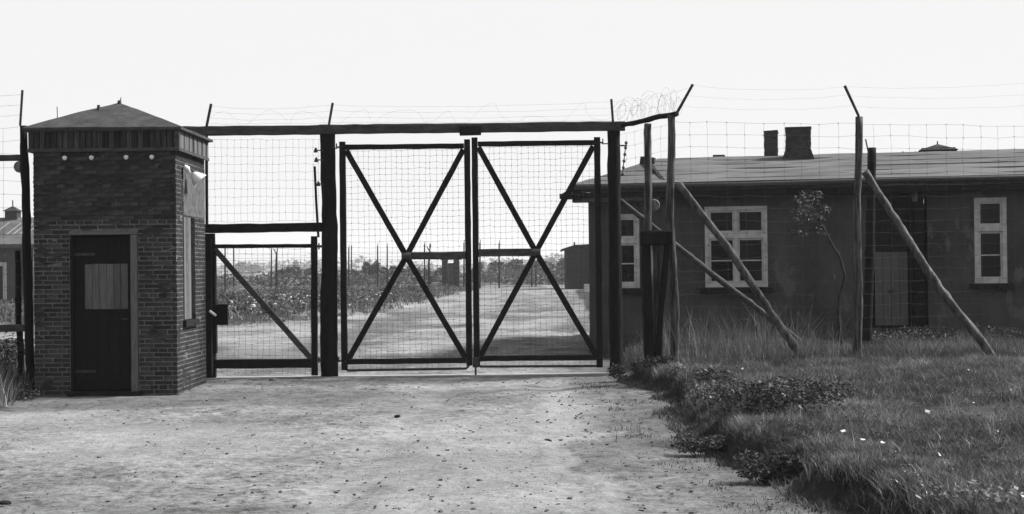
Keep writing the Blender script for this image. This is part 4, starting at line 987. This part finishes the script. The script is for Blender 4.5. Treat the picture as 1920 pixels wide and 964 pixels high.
MB().box2((hx-1.1, 137.2, 2.6), (hx+.9, 138.6, 2.8)).build('roof', 'far_wood', ht)
# dark shed beyond the barracks corner
YD = 118; sx0, sx1 = P(1062, 500, YD).x, P(1150, 500, YD).x; sz = P(1085, 464, YD).z
sd = empty('shed', (sx0, YD, 0), 'dark plank shed with overhanging roof in the distance left of the barracks', 'shed')
MB().box2((sx0+.05, YD, -.1), (sx1, YD+6, sz)).build('wall', 'far_wood', sd)
for i in range(12):
    w_ = (sx1-sx0)/12; MB().box((sx0+w_*(i+.5), YD-.02-random.uniform(0, .05), sz/2), (w_*.8, .05, sz+.02), None, .02).build('plank', 'far_wood', sd)
rr = MB(); a_ = P(1056, 466, YD-.6); b_ = P(1078, 459, YD-.6); c_ = P(1150, 456, YD-.6)
for p, q in ((a_, b_), (b_, c_)):
    d_ = Vector((0, 7, 0)); hz = Vector((0, 0, -.2)); rr.quad(p, q, q+d_, p+d_); rr.quad(p+hz, q+hz, q, p); rr.quad(p+hz, p+hz+d_, q+hz+d_, q+hz)
rr.quad(a_, a_+Vector((0, 7, 0)), a_+Vector((0, 7, -.2)), a_+Vector((0, 0, -.2)))
rr.build('roof', 'far_wood', sd)
MB().tube([P(1077, 460, YD), P(1077, 454, YD)], .06, 6).build('chimney_pipe', 'far_wood', sd)
# far barracks at the left
YL = 88; fx0, fx1 = P(-230, 500, YL).x, P(46+14, 500, YL).x
fb = empty('far_barracks', ((fx0+fx1)/2, YL, 0), 'distant barracks with patched light streaked roof and ridge vent at the far left', 'barracks')
ezz, rzz = P(20, 458, YL).z, P(20, 408, YL+4).z
wl = MB(); w0, w1 = P(-2, 492, YL), P(13, 562, YL)
wall_holes(wl, (fx0, YL, -.1), (1, 0, 0), fx1-fx0, ezz+.1, (0, 1, 0), [(w0.x-fx0-.3, w1.x-fx0, w1.z+.1, w0.z+.1)], .15); wl.box2((fx0, YL+.2, -.1), (fx1, YL+8, ezz-.01)); wl.build('wall', 'barrack_wall', fb)
wf = MB(); fwid = .22
wf.box2((w1.x-fwid, YL-.04, w1.z), (w1.x, YL+.1, w0.z)); wf.box2((w0.x-.3, YL-.04, w0.z-fwid), (w1.x-fwid, YL+.1, w0.z)); wfo = wf.build('window', 'white_paint', fb)
MB().box2((w0.x-.3, YL+.11, w1.z), (w1.x, YL+.14, w0.z)).build('pane', 'glass', wfo)
rf = MB(); A_, B_, C_, D_ = Vector((fx0, YL-.5, ezz)), Vector((fx1+.3, YL-.5, ezz)), Vector((fx1+.3, YL+4, rzz)), Vector((fx0, YL+4, rzz))
rf.quad(A_, B_, C_, D_); rf.quad(D_, C_, Vector((fx1+.3, YL+8.5, ezz)), Vector((fx0, YL+8.5, ezz))); rf.quad(B_, Vector((fx1+.3, YL+8.5, ezz)), C_); rf.quad(A_+Vector((0, 0, -.25)), B_+Vector((0, 0, -.25)), B_, A_)
fro = rf.build('roof', 'far_roof', fb)
for px in (-20, 4, 16, 29, 42):
    s, t = (P(px, 430, YL).x-fx0)/(fx1+.3-fx0), .32+random.uniform(0, .1)
    def rp(s_, t_): return A_.lerp(B_, s_).lerp(D_.lerp(C_, s_), t_)+Vector((0, -.03, .03))
    MB().quad(rp(s-.012, t), rp(s-.004, t), rp(s+.022, t+.42), rp(s+.014, t+.42)).build('light_strip', 'concrete', fro)
vc = P(19, 404, YL+3.5); MB().box((vc.x, YL+4, vc.z), (.75, .8, .6), None, .01).build('ridge_vent', 'chimney', fb)
v_ = MB(); cs = [Vector((vc.x+a2, YL+4+b2, vc.z+.28)) for a2, b2 in ((-.5, -.5), (.5, -.5), (.5, .5), (-.5, .5))]; apx = Vector((vc.x, YL+4, vc.z+.62))
for i in range(4): v_.quad(cs[i], cs[(i+1) % 4], apx)
v_.tube([apx, apx+Vector((0, 0, .35))], .04, 5); v_.build('vent_roof', 'chimney', fb)
# trees and bushes
def far_tree(px, pt, pb, wpx, Y, lab, n_=500, kind='tree', tone=.45):
    c_ = P(px, pb, Y); zt_ = P(px, pt, Y).z; w_ = wpx*Y/FPX; h_ = zt_
    root = empty('far_tree' if kind == 'tree' else 'far_bush', (c_.x, Y, 0), lab, kind, 'trees and bushes behind the field')
    MB().tube([(c_.x, Y, -.2), (c_.x+.1, Y, h_*.4), (c_.x, Y, h_*.75)], [w_*.04+.05, w_*.03+.03, .03], 6).build('trunk', 'trunk', root)
    k = 9; cs = [(c_.x+random.uniform(-.38, .38)*w_, Y+random.uniform(-.3, .3)*w_, h_*random.uniform(.2, .78)) for _ in range(k)]
    leafcloud('crown', cs, [(w_*random.uniform(.14, .26), w_*.2, h_*random.uniform(.15, .22)) for _ in range(k)], n_, max(.10, Y*.0022), 'foliage', root, tone)
for q in [(693, 483, 530, 46, 175, 'taller round bush behind the thick far post'), (668, 502, 530, 40, 170, 'low bush beside the left stile of the double gate'), (735, 496, 530, 60, 180, 'wide low bush right of the taller round bush'),
          (780, 498, 530, 55, 185, 'low bush left of the broken tree'), (815, 501, 530, 40, 170, 'small bush left of the wooden hut'), (883, 493, 532, 36, 180, 'small tree just right of the wooden hut'), (915, 487, 532, 55, 190, 'broad tree behind the gate centre'),
          (952, 485, 532, 60, 200, 'broad tree behind the lone far post'), (990, 482, 532, 55, 200, 'tree behind the crossing of the right leaf'), (1022, 482, 532, 45, 210, 'tree right of the crossing in the right leaf'), (1048, 478, 532, 40, 220, 'tree touching the plank shed outline'),
          (565, 498, 525, 50, 190, 'bush seen at the right of the wicket'), (535, 502, 525, 45, 190, 'low bush behind the forked dead tree')]:
    far_tree(*q, kind='bush' if 'bush' in q[5] else 'tree', n_=700)
cs = []; rs = []
for i in range(170):
    x = random.uniform(-70, 16); y = random.uniform(150, 190); h_ = random.uniform(.9, 1.9)*(1+.6*mnoise.noise((x*.07, 2, 0)))*(1.25 if x > -4 else 1)
    cs.append((x, y, h_*.45)); rs.append((random.uniform(1.5, 3.5), 1.5, h_*.6))
sb_ = leafcloud('scrub', cs, rs, 26000, .22, 'foliage', None, .55); sb_['kind'] = 'stuff'
cs = []; rs = []
for i in range(900):
    y = random.uniform(47, 120); x = random.uniform(-.33*y, .02*y)
    if float(fields(np.array([[x]]), np.array([[y]]))[1][0, 0]) < .5: continue
    cs.append((x, y, .3+random.uniform(-.05, .12))); rs.append((random.uniform(.15, .6), .3, random.uniform(.1, .3)))
sb_ = leafcloud('field_weeds', cs, rs, 26000, .07, 'weed', None, .5); sb_['kind'] = 'stuff'
# very far wood on the horizon, fading in the air
V_c = []; V_r = []
for i in range(260):
    x = random.uniform(-620, 620); h_ = random.uniform(6, 13)*(1+.5*mnoise.noise((x*.01, 0, 0)))
    V_c.append((x, 1300+random.uniform(-60, 60), h_*.5)); V_r.append((random.uniform(8, 20), 8, h_*.55))
wd = leafcloud('far_wood', V_c, V_r, 16000, 2.2, 'foliage', None, .5); wd['kind'] = 'stuff'
for px, pt, w_ in ((448, 490, 20), (475, 494, 26), (545, 496, 30), (555, 488, 14), (1035, 480, 26)):
    far_tree(px, pt, 512, w_, 900, {448: 'pale tall tree on the horizon left in the wicket', 475: 'pale rounded tree on the horizon inside the wicket', 545: 'pale wide tree on the horizon right in the wicket', 555: 'slim pale tree on the horizon right in the wicket', 1035: 'pale tree on the horizon left of the plank shed'}[px], n_=400)

# ------------------------------------------------------------------ haze
hz = MB().box2((-1300, -20, -1.2), (1300, 1650, 22)); hzo = hz.build('haze', 'wire', None, kind='stuff'); hzo.data.materials.clear()
m = bpy.data.materials.new('thin air haze'); m.use_nodes = True; n = m.node_tree; n.nodes.clear()
out = n.nodes.new('ShaderNodeOutputMaterial'); pv = n.nodes.new('ShaderNodeVolumePrincipled'); pv.inputs['Density'].default_value = .0003
pv.inputs['Color'].default_value = (1, 1, 1, 1); pv.inputs['Anisotropy'].default_value = 0.2
n.links.new(pv.outputs[0], out.inputs['Volume']); hzo.data.materials.append(m)
